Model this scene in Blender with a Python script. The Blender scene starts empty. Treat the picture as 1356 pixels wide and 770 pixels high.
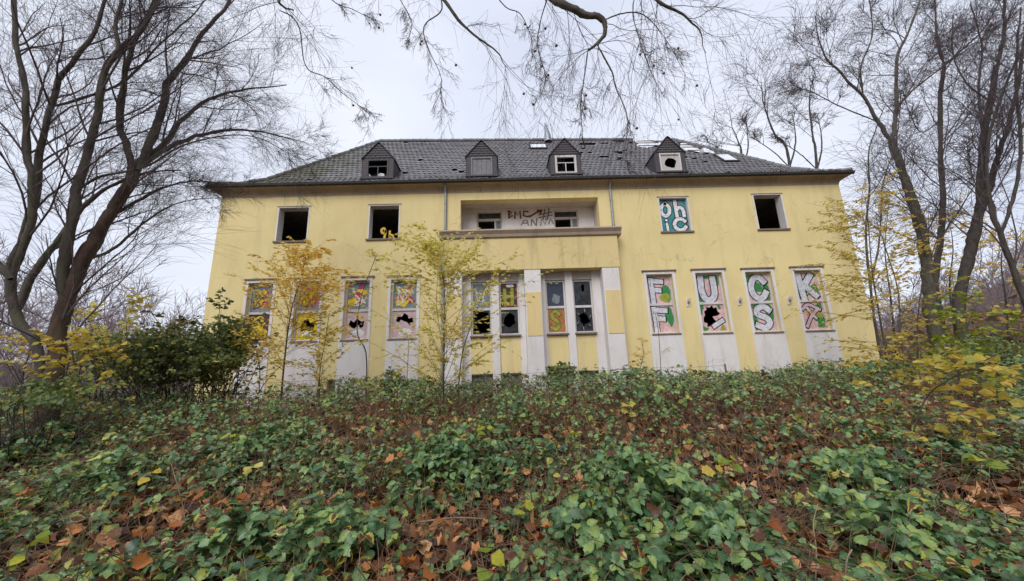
import bpy, math, random
import numpy as np
from mathutils import Vector, Matrix
from mathutils.geometry import tessellate_polygon
random.seed(7)
rng = np.random.default_rng(11)
S = bpy.context.scene
COL = S.collection

# ------------------------------------------------------------------ camera
EYE = np.array([0.0, 0.0, 1.7])
PITCH, ROLL, YAW = (math.radians(a) for a in (12.75, 1.9, 1.25))
FPX = 490.0                                     # focal length in photograph pixels (13 mm equivalent)
fwd = np.array([math.sin(YAW)*math.cos(PITCH), math.cos(YAW)*math.cos(PITCH), math.sin(PITCH)])
rgt = np.array([math.cos(YAW), -math.sin(YAW), 0.0])
upv = np.cross(rgt, fwd)
rgt, upv = rgt*math.cos(ROLL)-upv*math.sin(ROLL), upv*math.cos(ROLL)+rgt*math.sin(ROLL)
cd = bpy.data.cameras.new('camera')
cam = bpy.data.objects.new('camera', cd)
COL.objects.link(cam)
cd.sensor_fit = 'HORIZONTAL'
cd.sensor_width = 36.0
cd.lens = FPX/1356*36
cd.clip_start = 0.05
cd.clip_end = 3000
cam.matrix_world = Matrix(((rgt[0], upv[0], -fwd[0], EYE[0]), (rgt[1], upv[1], -fwd[1], EYE[1]),
                           (rgt[2], upv[2], -fwd[2], EYE[2]), (0, 0, 0, 1)))
S.camera = cam

def at(px, py, Y):
    """the point in the vertical plane y = Y that the photograph shows at a pixel"""
    d = fwd + rgt*(px-678)/FPX + upv*(385-py)/FPX
    return EYE + d*(Y/d[1])

# ------------------------------------------------------------------ sky, sun, exposure
SUN_EL, SUN_AZ = math.radians(42), math.radians(200)      # azimuth measured clockwise from +y
w = bpy.data.worlds.new('World')
S.world = w
w.use_nodes = True
nt = w.node_tree
nt.nodes.clear()
N = nt.nodes.new
out = N('ShaderNodeOutputWorld')
sky = N('ShaderNodeTexSky')
sky.sky_type = 'NISHITA'
sky.sun_disc = False
sky.sun_elevation = SUN_EL
sky.sun_rotation = SUN_AZ
bg1 = N('ShaderNodeBackground')
bg1.inputs[1].default_value = 0.1
nt.links.new(sky.outputs[0], bg1.inputs[0])
tc = N('ShaderNodeTexCoord')
mp = N('ShaderNodeMapping')
mp.inputs['Scale'].default_value = (1.0, 1.0, 2.2)
nz = N('ShaderNodeTexNoise')
nz.inputs['Scale'].default_value = 1.6
nz.inputs['Detail'].default_value = 5
nz.inputs['Roughness'].default_value = 0.5
cr = N('ShaderNodeValToRGB')
cr.color_ramp.elements[0].position = 0.30
cr.color_ramp.elements[0].color = (0.57, 0.615, 0.745, 1)
cr.color_ramp.elements[1].position = 0.70
cr.color_ramp.elements[1].color = (0.775, 0.81, 0.895, 1)
bg2 = N('ShaderNodeBackground')
bg2.inputs[1].default_value = 1.0
nt.links.new(tc.outputs['Generated'], mp.inputs[0])
nt.links.new(mp.outputs[0], nz.inputs['Vector'])
nt.links.new(nz.outputs['Fac'], cr.inputs[0])
nt.links.new(cr.outputs[0], bg2.inputs[0])
mx = N('ShaderNodeMixShader')
mx.inputs[0].default_value = 0.93               # closed cloud cover over the clear sky
nt.links.new(bg1.outputs[0], mx.inputs[1])
nt.links.new(bg2.outputs[0], mx.inputs[2])
nt.links.new(mx.outputs[0], out.inputs[0])

sd = bpy.data.lights.new('sun', 'SUN')
sd.energy = 1.5
sd.angle = math.radians(35)
sd.color = (1.0, 0.97, 0.92)
sun = bpy.data.objects.new('sun', sd)
COL.objects.link(sun)
sun.location = (-5, -10, 30)
sdir = Vector((math.sin(SUN_AZ)*math.cos(SUN_EL), math.cos(SUN_AZ)*math.cos(SUN_EL), math.sin(SUN_EL)))
sun.rotation_euler = sdir.to_track_quat('Z', 'Y').to_euler()
S.view_settings.view_transform = 'Standard'
S.view_settings.look = 'None'
S.view_settings.exposure = 0.36
S.view_settings.gamma = 1.0
S.cycles.max_bounces = 6
S.cycles.use_denoising = True

# ------------------------------------------------------------------ materials
def mat(name, build):
    m = bpy.data.materials.new(name)
    m.use_nodes = True
    t = m.node_tree
    build(t, t.nodes['Principled BSDF'])
    return m

def ramp(t, stops, interp='LINEAR'):
    r = t.nodes.new('ShaderNodeValToRGB')
    e = r.color_ramp.elements
    r.color_ramp.interpolation = interp
    while len(e) < len(stops): e.new(0.5)
    for el, (p, c) in zip(e, stops):
        el.position = p
        el.color = (*c, 1)
    return r

def noise(t, scale, detail=4, rough=0.6, vec=None, stretch=None):
    n = t.nodes.new('ShaderNodeTexNoise')
    n.inputs['Scale'].default_value = scale
    n.inputs['Detail'].default_value = detail
    n.inputs['Roughness'].default_value = rough
    c = t.nodes.new('ShaderNodeTexCoord')
    if stretch:
        m = t.nodes.new('ShaderNodeMapping')
        m.inputs['Scale'].default_value = stretch
        t.links.new(c.outputs['Object'], m.inputs[0])
        t.links.new(m.outputs[0], n.inputs['Vector'])
    else:
        t.links.new(c.outputs['Object'], n.inputs['Vector'])
    return n

def mixc(t, fac, a, b, kind='MIX'):
    m = t.nodes.new('ShaderNodeMix')
    m.data_type = 'RGBA'
    m.blend_type = kind
    for sock, v in ((m.inputs['Factor'], fac), (m.inputs['A'], a), (m.inputs['B'], b)):
        if isinstance(v, (int, float)): sock.default_value = v
        elif isinstance(v, tuple): sock.default_value = (*v, 1)
        else: t.links.new(v, sock)
    return m.outputs['Result']

def bump(t, p, h, strength=0.3, dist=0.02):
    b = t.nodes.new('ShaderNodeBump')
    b.inputs['Strength'].default_value = strength
    b.inputs['Distance'].default_value = dist
    t.links.new(h, b.inputs['Height'])
    t.links.new(b.outputs[0], p.inputs['Normal'])

def plaster(name, c0, c1, dirt, dirt_amt=0.5, rough=0.9):
    def f(t, p):
        n1 = noise(t, 0.7, 6, 0.65)
        base = ramp(t, [(0.3, c0), (0.7, c1)])
        t.links.new(n1.outputs['Fac'], base.inputs[0])
        st = noise(t, 2.2, 5, 0.7, stretch=(1.0, 1.0, 0.14))        # rain streaks
        sr = ramp(t, [(0.50, (0, 0, 0)), (0.74, (dirt_amt,)*3)])
        t.links.new(st.outputs['Fac'], sr.inputs[0])
        c = mixc(t, sr.outputs[0], base.outputs[0], dirt)
        bl = noise(t, 3.1, 8, 0.75)                                  # blotches and flakes
        br = ramp(t, [(0.60, (0, 0, 0)), (0.72, (dirt_amt*0.6,)*3)])
        t.links.new(bl.outputs['Fac'], br.inputs[0])
        c = mixc(t, br.outputs[0], c, dirt)
        # hairline cracks in places
        tcv = t.nodes.new('ShaderNodeTexCoord')
        nd = noise(t, 1.7, 4, 0.6)
        va = t.nodes.new('ShaderNodeVectorMath')
        va.operation = 'ADD'
        t.links.new(tcv.outputs['Object'], va.inputs[0])
        t.links.new(nd.outputs['Color'], va.inputs[1])
        vo = t.nodes.new('ShaderNodeTexVoronoi')
        vo.feature = 'DISTANCE_TO_EDGE'
        vo.inputs['Scale'].default_value = 0.55
        t.links.new(va.outputs[0], vo.inputs['Vector'])
        ck = ramp(t, [(0.0, (1, 1, 1)), (0.009, (0, 0, 0))])
        t.links.new(vo.outputs['Distance'], ck.inputs[0])
        mk = noise(t, 0.5, 3, 0.5)
        mr_ = ramp(t, [(0.50, (0, 0, 0)), (0.60, (0.45,)*3)])
        t.links.new(mk.outputs['Fac'], mr_.inputs[0])
        cm = mixc(t, 1.0, ck.outputs[0], mr_.outputs[0], 'MULTIPLY')
        c = mixc(t, cm, c, tuple(q*0.45 for q in dirt))
        t.links.new(c, p.inputs['Base Color'])
        p.inputs['Roughness'].default_value = rough
        p.inputs['Specular IOR Level'].default_value = 0.2
        fine = noise(t, 60, 3, 0.6)
        bump(t, p, fine.outputs['Fac'], 0.25, 0.01)
    return mat(name, f)

def plain(name, c, rough=0.7, metal=0.0, var=0.25, scale=9.0, spec=0.4):
    def f(t, p):
        n = noise(t, scale, 5, 0.65)
        r = ramp(t, [(0.25, tuple(x*(1-var) for x in c)), (0.75, tuple(min(1, x*(1+var)) for x in c))])
        t.links.new(n.outputs['Fac'], r.inputs[0])
        t.links.new(r.outputs[0], p.inputs['Base Color'])
        p.inputs['Roughness'].default_value = rough
        p.inputs['Metallic'].default_value = metal
        p.inputs['Specular IOR Level'].default_value = spec
    return mat(name, f)

def leafmat(name, stops, rough=0.5, trans=0.25, spec=0.4, vein=True):
    def f(t, p):
        a = t.nodes.new('ShaderNodeAttribute')
        a.attribute_name = 'rnd'
        r = ramp(t, stops)
        t.links.new(a.outputs['Fac'], r.inputs[0])
        n = noise(t, 23, 3, 0.6)
        r2 = ramp(t, [(0.3, (0.72, 0.72, 0.72)), (0.7, (1.18, 1.18, 1.18))])
        t.links.new(n.outputs['Fac'], r2.inputs[0])
        c = mixc(t, 1.0, r.outputs[0], r2.outputs[0], 'MULTIPLY')
        t.links.new(c, p.inputs['Base Color'])
        p.inputs['Roughness'].default_value = rough
        p.inputs['Specular IOR Level'].default_value = spec
        tr = t.nodes.new('ShaderNodeBsdfTranslucent')
        t.links.new(c, tr.inputs[0])
        ms = t.nodes.new('ShaderNodeMixShader')
        ms.inputs[0].default_value = trans
        o = t.nodes['Material Output']
        t.links.new(p.outputs[0], ms.inputs[1])
        t.links.new(tr.outputs[0], ms.inputs[2])
        t.links.new(ms.outputs[0], o.inputs[0])
    return mat(name, f)

def barkmat(name, c0, c1, moss=None, scale=6.0):
    def f(t, p):
        n = noise(t, scale, 7, 0.7, stretch=(1, 1, 0.35))
        r = ramp(t, [(0.3, c0), (0.68, c1)])
        t.links.new(n.outputs['Fac'], r.inputs[0])
        c = r.outputs[0]
        if moss:
            n2 = noise(t, 2.3, 6, 0.7)
            m = ramp(t, [(0.48, (0, 0, 0)), (0.62, (0.75,)*3)])
            t.links.new(n2.outputs['Fac'], m.inputs[0])
            c = mixc(t, m.outputs[0], c, moss)
        t.links.new(c, p.inputs['Base Color'])
        p.inputs['Roughness'].default_value = 0.9
        bump(t, p, n.outputs['Fac'], 0.9, 0.05)
    return mat(name, f)

M = {}
M['yellow'] = plaster('yellow plaster', (0.755, 0.61, 0.30), (0.835, 0.695, 0.35), (0.52, 0.42, 0.25), 0.38)
M['yellow_stained'] = plaster('stained yellow plaster', (0.70, 0.55, 0.27), (0.79, 0.64, 0.32), (0.38, 0.30, 0.16), 0.7)
M['ochre'] = plaster('ochre plaster', (0.75, 0.57, 0.27), (0.81, 0.64, 0.33), (0.45, 0.33, 0.15), 0.3)
M['white'] = plaster('dirty white plaster', (0.71, 0.67, 0.655), (0.82, 0.79, 0.775), (0.44, 0.38, 0.32), 0.45)
M['render'] = plaster('grey white render', (0.50, 0.45, 0.42), (0.60, 0.55, 0.52), (0.30, 0.26, 0.23), 0.5)
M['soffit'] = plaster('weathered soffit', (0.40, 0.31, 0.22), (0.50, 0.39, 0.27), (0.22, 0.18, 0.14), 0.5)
M['ledge'] = plaster('weathered stone ledge', (0.40, 0.31, 0.24), (0.50, 0.40, 0.31), (0.20, 0.16, 0.13), 0.6)
M['inside'] = plaster('dark interior plaster', (0.20, 0.18, 0.165), (0.30, 0.27, 0.25), (0.05, 0.045, 0.04), 0.9)  # room darkness put into the plaster colour so the openings read dark
M['frame'] = plaster('peeling white frame paint', (0.58, 0.54, 0.53), (0.70, 0.66, 0.65), (0.28, 0.24, 0.21), 0.5, 0.6)
M['sill'] = plain('sill stone', (0.22, 0.17, 0.14), 0.8)
M['zinc'] = plain('weathered zinc', (0.30, 0.33, 0.36), 0.5, 0.4)
M['gutter'] = plain('dark gutter', (0.045, 0.04, 0.036), 0.8)
M['slate'] = plain('dormer slate', (0.075, 0.066, 0.072), 0.7, 0, 0.4, 14)
M['deck'] = plain('dark roof boards', (0.02, 0.017, 0.015), 0.9)
M['batten'] = plain('old battens', (0.10, 0.075, 0.055), 0.9)
M['sheet'] = plain('pale sky sheet', (0.72, 0.74, 0.78), 0.6, 0, 0.12)  # bright sky put into a flat pale colour
M['moss'] = plain('gutter moss', (0.035, 0.04, 0.018), 1.0, 0, 0.5, 30)
M['wood'] = plain('grey board', (0.22, 0.21, 0.22), 0.9, 0, 0.3, 12)
M['wire'] = plain('galvanised wire', (0.30, 0.30, 0.30), 0.5, 0.5)
M['post'] = plain('weathered post', (0.16, 0.13, 0.11), 0.9)
M['path'] = plain('pale gravel drive', (0.50, 0.52, 0.56), 0.9, 0, 0.2, 3)

def tile_build(t, p):
    a = t.nodes.new('ShaderNodeAttribute')
    a.attribute_name = 'rnd'
    r = ramp(t, [(0.0, (0.15, 0.145, 0.155)), (0.5, (0.185, 0.18, 0.195)), (0.85, (0.22, 0.215, 0.235)), (1.0, (0.16, 0.145, 0.135))])
    t.links.new(a.outputs['Fac'], r.inputs[0])
    n = noise(t, 0.8, 6, 0.7)
    # moss grows on the left end of the roof and in patches
    c = t.nodes.new('ShaderNodeTexCoord')
    sx = t.nodes.new('ShaderNodeSeparateXYZ')
    t.links.new(c.outputs['Object'], sx.inputs[0])
    mr = t.nodes.new('ShaderNodeMapRange')
    mr.inputs['From Min'].default_value = -7.0
    mr.inputs['From Max'].default_value = -11.0
    mr.inputs['To Min'].default_value = 0.0
    mr.inputs['To Max'].default_value = 0.35
    t.links.new(sx.outputs[0], mr.inputs['Value'])
    ad = t.nodes.new('ShaderNodeMath')
    ad.operation = 'ADD'
    t.links.new(n.outputs['Fac'], ad.inputs[0])
    t.links.new(mr.outputs[0], ad.inputs[1])
    m = ramp(t, [(0.62, (0, 0, 0)), (0.80, (0.8,)*3)])
    t.links.new(ad.outputs[0], m.inputs[0])
    col = mixc(t, m.outputs[0], r.outputs[0], (0.075, 0.075, 0.035))
    t.links.new(col, p.inputs['Base Color'])
    p.inputs['Roughness'].default_value = 0.55
M['tile'] = mat('weathered roof tile', tile_build)

def glass_build(t, p):
    n = noise(t, 5, 6, 0.7)
    r = ramp(t, [(0.35, (0.012, 0.014, 0.018)), (0.75, (0.07, 0.08, 0.09))])
    t.links.new(n.outputs['Fac'], r.inputs[0])
    t.links.new(r.outputs[0], p.inputs['Base Color'])
    p.inputs['Roughness'].default_value = 0.2
    p.inputs['Specular IOR Level'].default_value = 0.5
M['glass'] = mat('dirty window glass', glass_build)

def spray(name, c, rough=0.6):
    return plain('spray paint ' + name, c, rough, 0, 0.38, 9)
for k, c in dict(black=(0.012, 0.012, 0.014), silver=(0.60, 0.61, 0.68), pink=(0.66, 0.43, 0.43), green=(0.04, 0.23, 0.07),
                 lime=(0.30, 0.34, 0.04), rust=(0.42, 0.17, 0.05), yellow=(0.70, 0.52, 0.02), teal=(0.045, 0.24, 0.27), whitep=(0.74, 0.74, 0.76),
                 red=(0.42, 0.05, 0.05), orange=(0.68, 0.22, 0.04), magenta=(0.36, 0.04, 0.14), dull=(0.19, 0.22, 0.24),
                 brown=(0.16, 0.045, 0.035), maroon=(0.10, 0.025, 0.025), navy=(0.04, 0.055, 0.085), rose=(0.58, 0.43, 0.45),
                 greyt=(0.20, 0.15, 0.14)).items():
    M['p_'+k] = spray(k, c)

M['bark'] = barkmat('mossy bark', (0.035, 0.029, 0.023), (0.15, 0.125, 0.10), (0.085, 0.088, 0.042))
M['bark_dark'] = barkmat('dark bark', (0.028, 0.022, 0.021), (0.105, 0.084, 0.074), (0.07, 0.068, 0.036))
M['bark_red'] = barkmat('ivy brown bark', (0.035, 0.019, 0.014), (0.13, 0.075, 0.052), (0.07, 0.065, 0.03))
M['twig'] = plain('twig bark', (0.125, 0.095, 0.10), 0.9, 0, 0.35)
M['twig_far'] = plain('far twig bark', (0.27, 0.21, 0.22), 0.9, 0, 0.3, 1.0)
M['cane'] = plain('bramble cane', (0.155, 0.085, 0.052), 0.8, 0, 0.5, 3)
M['stalk'] = plain('dry stalk', (0.30, 0.19, 0.12), 0.9, 0, 0.6, 2)
M['stick'] = plain('bleached stick', (0.28, 0.20, 0.14), 0.9, 0, 0.4, 8)
M['bramble'] = leafmat('bramble leaf', [(0, (0.028, 0.062, 0.024)), (0.22, (0.085, 0.175, 0.068)), (0.52, (0.19, 0.32, 0.135)),
                                       (0.8, (0.30, 0.40, 0.11)), (0.90, (0.36, 0.40, 0.07)), (0.945, (0.55, 0.48, 0.07)), (0.965, (0.24, 0.10, 0.04)), (1.0, (0.12, 0.045, 0.02))], 0.33, 0.26, 0.45)
M['ivy'] = leafmat('ivy leaf', [(0, (0.016, 0.038, 0.020)), (0.5, (0.045, 0.095, 0.045)), (0.9, (0.09, 0.16, 0.07)), (1, (0.16, 0.20, 0.09))], 0.32, 0.15, 0.45)
M['grass'] = plain('rank grass', (0.17, 0.18, 0.06), 0.8, 0, 0.6, 1.5)
M['shoot'] = plain('young shoot bark', (0.24, 0.17, 0.085), 0.8, 0, 0.4)
M['litter'] = leafmat('fallen leaf', [(0, (0.045, 0.018, 0.010)), (0.35, (0.115, 0.055, 0.028)), (0.55, (0.30, 0.115, 0.040)),
                                     (0.80, (0.60, 0.24, 0.070)), (1.0, (0.78, 0.52, 0.28))], 0.55, 0.15)
M['olive'] = leafmat('olive leaf', [(0, (0.10, 0.11, 0.035)), (0.5, (0.20, 0.20, 0.055)), (0.85, (0.42, 0.34, 0.07)), (1, (0.50, 0.30, 0.07))], 0.5, 0.35)
M['slope'] = leafmat('slope brush leaf', [(0, (0.16, 0.105, 0.085)), (0.5, (0.26, 0.165, 0.11)), (0.8, (0.42, 0.26, 0.09)), (1, (0.55, 0.38, 0.10))], 0.7, 0.3, 0.2)
M['bigfall'] = leafmat('curled fallen leaf', [(0, (0.30, 0.08, 0.02)), (0.5, (0.55, 0.20, 0.045)), (1.0, (0.68, 0.38, 0.18))], 0.55, 0.2)
M['yleaf'] = leafmat('yellow leaf', [(0, (0.58, 0.42, 0.06)), (0.4, (0.76, 0.58, 0.09)), (0.75, (0.80, 0.60, 0.15)), (1, (0.42, 0.43, 0.08))], 0.5, 0.5)
M['ygreen'] = leafmat('yellow green leaf', [(0, (0.66, 0.58, 0.12)), (0.5, (0.88, 0.76, 0.20)), (1, (0.93, 0.81, 0.28))], 0.5, 0.55)
M['oleaf'] = leafmat('orange leaf', [(0, (0.90, 0.54, 0.08)), (0.5, (0.93, 0.69, 0.15)), (1, (0.93, 0.79, 0.27))], 0.5, 0.55)
M['lime'] = leafmat('lime leaf', [(0, (0.16, 0.26, 0.03)), (0.5, (0.30, 0.38, 0.04)), (1, (0.52, 0.48, 0.04))], 0.45, 0.4)
M['ever'] = leafmat('evergreen leaf', [(0, (0.08, 0.125, 0.045)), (0.5, (0.21, 0.27, 0.095)), (0.8, (0.36, 0.38, 0.11)), (1, (0.55, 0.46, 0.08))], 0.42, 0.35)

def soil(t, p):
    n = noise(t, 7, 8, 0.75)
    r = ramp(t, [(0.25, (0.030, 0.017, 0.011)), (0.5, (0.075, 0.040, 0.024)), (0.75, (0.14, 0.085, 0.05))])
    t.links.new(n.outputs['Fac'], r.inputs[0])
    n2 = noise(t, 0.06, 5, 0.6)
    r2 = ramp(t, [(0.4, (0, 0, 0)), (0.7, (0.5,)*3)])
    t.links.new(n2.outputs['Fac'], r2.inputs[0])
    c = mixc(t, r2.outputs[0], r.outputs[0], (0.11, 0.085, 0.07))
    t.links.new(c, p.inputs['Base Color'])
    p.inputs['Roughness'].default_value = 1.0
    bump(t, p, n.outputs['Fac'], 1.0, 0.08)
M['soil'] = mat('leaf strewn soil', soil)

# ------------------------------------------------------------------ object helpers
def link(o, parent=None):
    COL.objects.link(o)
    if parent: o.parent = parent
    return o

def props(o, label=None, cat=None, group=None, kind=None):
    if label: o['label'] = label
    if cat: o['category'] = cat
    if group: o['group'] = group
    if kind: o['kind'] = kind
    return o

def thing(name, loc, label, cat, group=None):
    o = bpy.data.objects.new(name, None)
    o.empty_display_size = 0.2
    o.location = loc
    link(o)
    return props(o, label, cat, group)

def mesh_np(name, V, F, m, parent=None, rnd=None, smooth=False):
    """V (n,3); F (k,3|4) numpy; points are world points"""
    V = np.asarray(V, float)
    if parent is not None:
        V = V - np.array(parent_loc(parent))
    me = bpy.data.meshes.new(name)
    F = np.asarray(F, np.int32)
    n = F.shape[1]
    me.vertices.add(len(V))
    me.vertices.foreach_set('co', V.astype(np.float32).ravel())
    me.loops.add(F.size)
    me.loops.foreach_set('vertex_index', F.ravel())
    me.polygons.add(len(F))
    me.polygons.foreach_set('loop_start', np.arange(0, F.size, n, dtype=np.int32))
    me.polygons.foreach_set('loop_total', np.full(len(F), n, np.int32))
    if smooth: me.polygons.foreach_set('use_smooth', np.ones(len(F), bool))
    if rnd is not None:
        a = me.attributes.new('rnd', 'FLOAT', 'POINT')
        a.data.foreach_set('value', np.asarray(rnd, np.float32))
    me.update(calc_edges=True)
    me.materials.append(m)
    return link(bpy.data.objects.new(name, me), parent)

def parent_loc(p):
    v = np.zeros(3)
    while p is not None:
        v += np.array(p.location)
        p = p.parent
    return v

class MB:
    """collects boxes, quads and polygons into one mesh (world points)"""
    def __init__(s): s.v, s.f = [], []
    def poly(s, pts):
        i = len(s.v)
        s.v += [tuple(p) for p in pts]
        s.f.append(tuple(range(i, i+len(pts))))
        return s
    def box(s, x0, x1, y0, y1, z0, z1):
        i = len(s.v)
        s.v += [(x, y, z) for z in (z0, z1) for y in (y0, y1) for x in (x0, x1)]
        s.f += [tuple(i+k for k in q) for q in ((0, 2, 3, 1), (4, 5, 7, 6), (0, 1, 5, 4), (2, 6, 7, 3), (0, 4, 6, 2), (1, 3, 7, 5))]
        return s
    def prism(s, prof, x0, x1):
        """profile of (y,z) points swept along x"""
        i, n = len(s.v), len(prof)
        s.v += [(x0, y, z) for y, z in prof] + [(x1, y, z) for y, z in prof]
        s.f += [(i+k, i+(k+1) % n, i+n+(k+1) % n, i+n+k) for k in range(n)]
        s.f += [tuple(i+k for k in reversed(range(n))), tuple(i+n+k for k in range(n))]
        return s
    def build(s, name, m, parent=None, bevel=0):
        o0 = parent_loc(parent) if parent is not None else np.zeros(3)
        me = bpy.data.meshes.new(name)
        me.from_pydata([tuple(np.array(v)-o0) for v in s.v], [], s.f)
        me.materials.append(m)
        me.update()
        o = link(bpy.data.objects.new(name, me), parent)
        if bevel:
            b = o.modifiers.new('bevel', 'BEVEL')
            b.width = bevel
            b.segments = 1
            b.limit_method = 'ANGLE'
        return o

def tubes(P, R, sides):
    """P (n,k,3) polylines, R (n,k) radii -> verts, quad faces"""
    n, k, _ = P.shape
    T = np.gradient(P, axis=1)
    T /= np.linalg.norm(T, axis=2, keepdims=True)+1e-9
    ref = np.where(np.abs(T[:, :1, 2:3]) > 0.8, np.array([1.0, 0, 0]), np.array([0, 0, 1.0]))
    A = np.cross(T, np.broadcast_to(ref, T.shape))
    A /= np.linalg.norm(A, axis=2, keepdims=True)+1e-9
    B = np.cross(T, A)
    th = np.arange(sides)*2*math.pi/sides
    V = P[:, :, None, :] + R[:, :, None, None]*(A[:, :, None, :]*np.cos(th)[None, None, :, None]+B[:, :, None, :]*np.sin(th)[None, None, :, None])
    idx = np.arange(n*k*sides).reshape(n, k, sides)
    a = idx[:, :-1, :]
    b = np.roll(a, -1, axis=2)
    d = idx[:, 1:, :]
    c = np.roll(d, -1, axis=2)
    F = np.stack([a, b, c, d], -1).reshape(-1, 4)
    return V.reshape(-1, 3), F

def catmull(pts, n):
    pts = np.asarray(pts, float)
    P = np.vstack([2*pts[0]-pts[1], pts, 2*pts[-1]-pts[-2]])
    m = len(pts)-1
    o = []
    for u in np.linspace(0, m-1e-6, n):
        i = int(u)
        t = u-i
        p0, p1, p2, p3 = P[i:i+4]
        o.append(0.5*((2*p1)+(-p0+p2)*t+(2*p0-5*p1+4*p2-p3)*t*t+(-p0+3*p1-3*p2+p3)*t**3))
    return np.array(o)

def tube_obj(name, pts, r0, r1, m, parent=None, sides=8, n=None, knots=0.0):
    n = n or max(6, len(pts)*4)
    P = catmull(pts, n)
    R = np.linspace(r0, r1, n)*(1+knots*rng.standard_normal(n))
    V, F = tubes(P[None], R[None], sides)
    return mesh_np(name, V, F, m, parent, smooth=True)

# noise on the plan
def vnoise(x, y, seed=0):
    x = np.asarray(x, float)
    y = np.asarray(y, float)
    xi, yi = np.floor(x).astype(np.int64), np.floor(y).astype(np.int64)
    fx, fy = x-xi, y-yi
    fx, fy = fx*fx*(3-2*fx), fy*fy*(3-2*fy)
    def h(a, b):
        n = (a*374761393+b*668265263+seed*1442695041) & 0xffffffff
        n = ((n ^ (n >> 13))*1274126177) & 0xffffffff
        return ((n ^ (n >> 16)) & 0xffff)/65535.0
    return (h(xi, yi)*(1-fx)+h(xi+1, yi)*fx)*(1-fy)+(h(xi, yi+1)*(1-fx)+h(xi+1, yi+1)*fx)*fy

def fbm(x, y, seed=0, o=3):
    s, a, t = 0, 1, 0
    for k in range(o):
        s = s+a*vnoise(x*2**k+17*k, y*2**k-9*k, seed+k)
        t += a
        a *= 0.5
    return s/t

def sstep(a, b, x):
    t = np.clip((np.asarray(x, float)-a)/(b-a), 0, 1)
    return t*t*(3-2*t)

def ground_z(x, y):
    x = np.asarray(x, float)
    y = np.asarray(y, float)
    z = 1.0*sstep(1.5, 10, y)-0.45*sstep(10.5, 13, y)
    z = z-0.12*sstep(-3, -9, x)*sstep(4, 9, y)*(1-sstep(12, 16, y))
    s = np.maximum(0, 0.809*x-0.588*y-4.5)
    z = z+np.minimum(0.45*s*s/(s+6), 34)                  # wooded slope on the right
    s2 = np.maximum(0, -0.9*x+0.2*y-30)
    z = z+np.minimum(0.10*s2, 6)
    near = 1-sstep(25, 60, np.hypot(x, y))
    z = z+near*(0.16*(fbm(x*0.7, y*0.7, 3)-0.5)+0.06*(fbm(x*2.5, y*2.5, 5)-0.5))*(1-0.7*sstep(12.5, 13.5, y))
    return z

# ------------------------------------------------------------------ ground
def axis(c0, c1, step, far):
    mid = np.arange(c0, c1+1e-6, step)
    g = step*1.25**np.arange(1, 60)
    e = np.cumsum(g)
    e = e[e < far]
    return np.concatenate([c0-e[::-1], mid, c1+e])
gx = axis(-20, 22, 0.3, 900)
gy = axis(-3, 22, 0.3, 900)
GX, GY = np.meshgrid(gx, gy)
GZ = ground_z(GX, GY)
ids = np.arange(GX.size).reshape(GX.shape)
F = np.stack([ids[:-1, :-1], ids[:-1, 1:], ids[1:, 1:], ids[1:, :-1]], -1).reshape(-1, 4)
g = mesh_np('ground', np.stack([GX, GY, GZ], -1).reshape(-1, 3), F, M['soil'], smooth=True)
props(g, 'leaf strewn bank rising to the building and wooded slope beyond', kind='structure')

# pale drive beyond the right end of the building
pp = catmull([(15.5, 26, 0), (24, 27, 0), (34, 30, 0), (44, 36, 0), (60, 44, 0)], 40)
dd = np.gradient(pp, axis=0)
nn = np.stack([-dd[:, 1], dd[:, 0], 0*dd[:, 0]], 1)
nn /= np.linalg.norm(nn, axis=1, keepdims=True)
L, Rr = pp+nn*2.0, pp-nn*2.0
V = np.concatenate([L, Rr])
V[:, 2] = np.maximum(ground_z(V[:, 0], V[:, 1]), ground_z(V[:, 0]+0.4, V[:, 1]))+0.12
k = np.arange(39)
props(mesh_np('path', V, np.stack([k, k+40, k+41, k+1], 1), M['path']), 'pale gravel drive past the right end of the building', kind='structure')

# ------------------------------------------------------------------ building
YF = 14.0
B = thing('building', (1.4, YF, 0.5), 'long abandoned two storey yellow plaster building with hipped tile roof and graffiti', 'building')
X0, X1, ZB, ZT, YB = -11.35, 14.2, -0.6, 9.04, 24.0
TH = 0.36
uppers = [(-9.0, -7.78, 7.12, 8.58), (-5.36, -4.15, 7.12, 8.58), (6.48, 7.68, 7.12, 8.62), (10.45, 11.64, 7.12, 8.66)]
lowL = [(-9.82, -8.88, 3.17, 5.44), (-8.0, -7.06, 3.16, 5.45), (-6.13, -5.19, 3.16, 5.44), (-4.37, -3.36, 3.15, 5.42)]
lowR = [(5.60, 6.63, 3.03, 5.35), (7.55, 8.62, 3.0, 5.36), (9.54, 10.58, 2.97, 5.34), (11.51, 12.57, 2.97, 5.35)]
bays = [(-1.58, 0.78, -0.5, 5.55), (1.40, 3.75, -0.5, 5.55)]
loggia = (-1.68, 3.97, 6.9, 8.72)
cellar = [(-9.7, -9.0), (-7.95, -7.15), (-6.55, -5.35), (-4.45, -3.42), (7.52, 8.3), (9.6, 10.3)]
cellars = [(a, b, 0.9, 1.72) for a, b in cellar]
holes = uppers+lowL+lowR+bays+[loggia]+cellars

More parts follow.
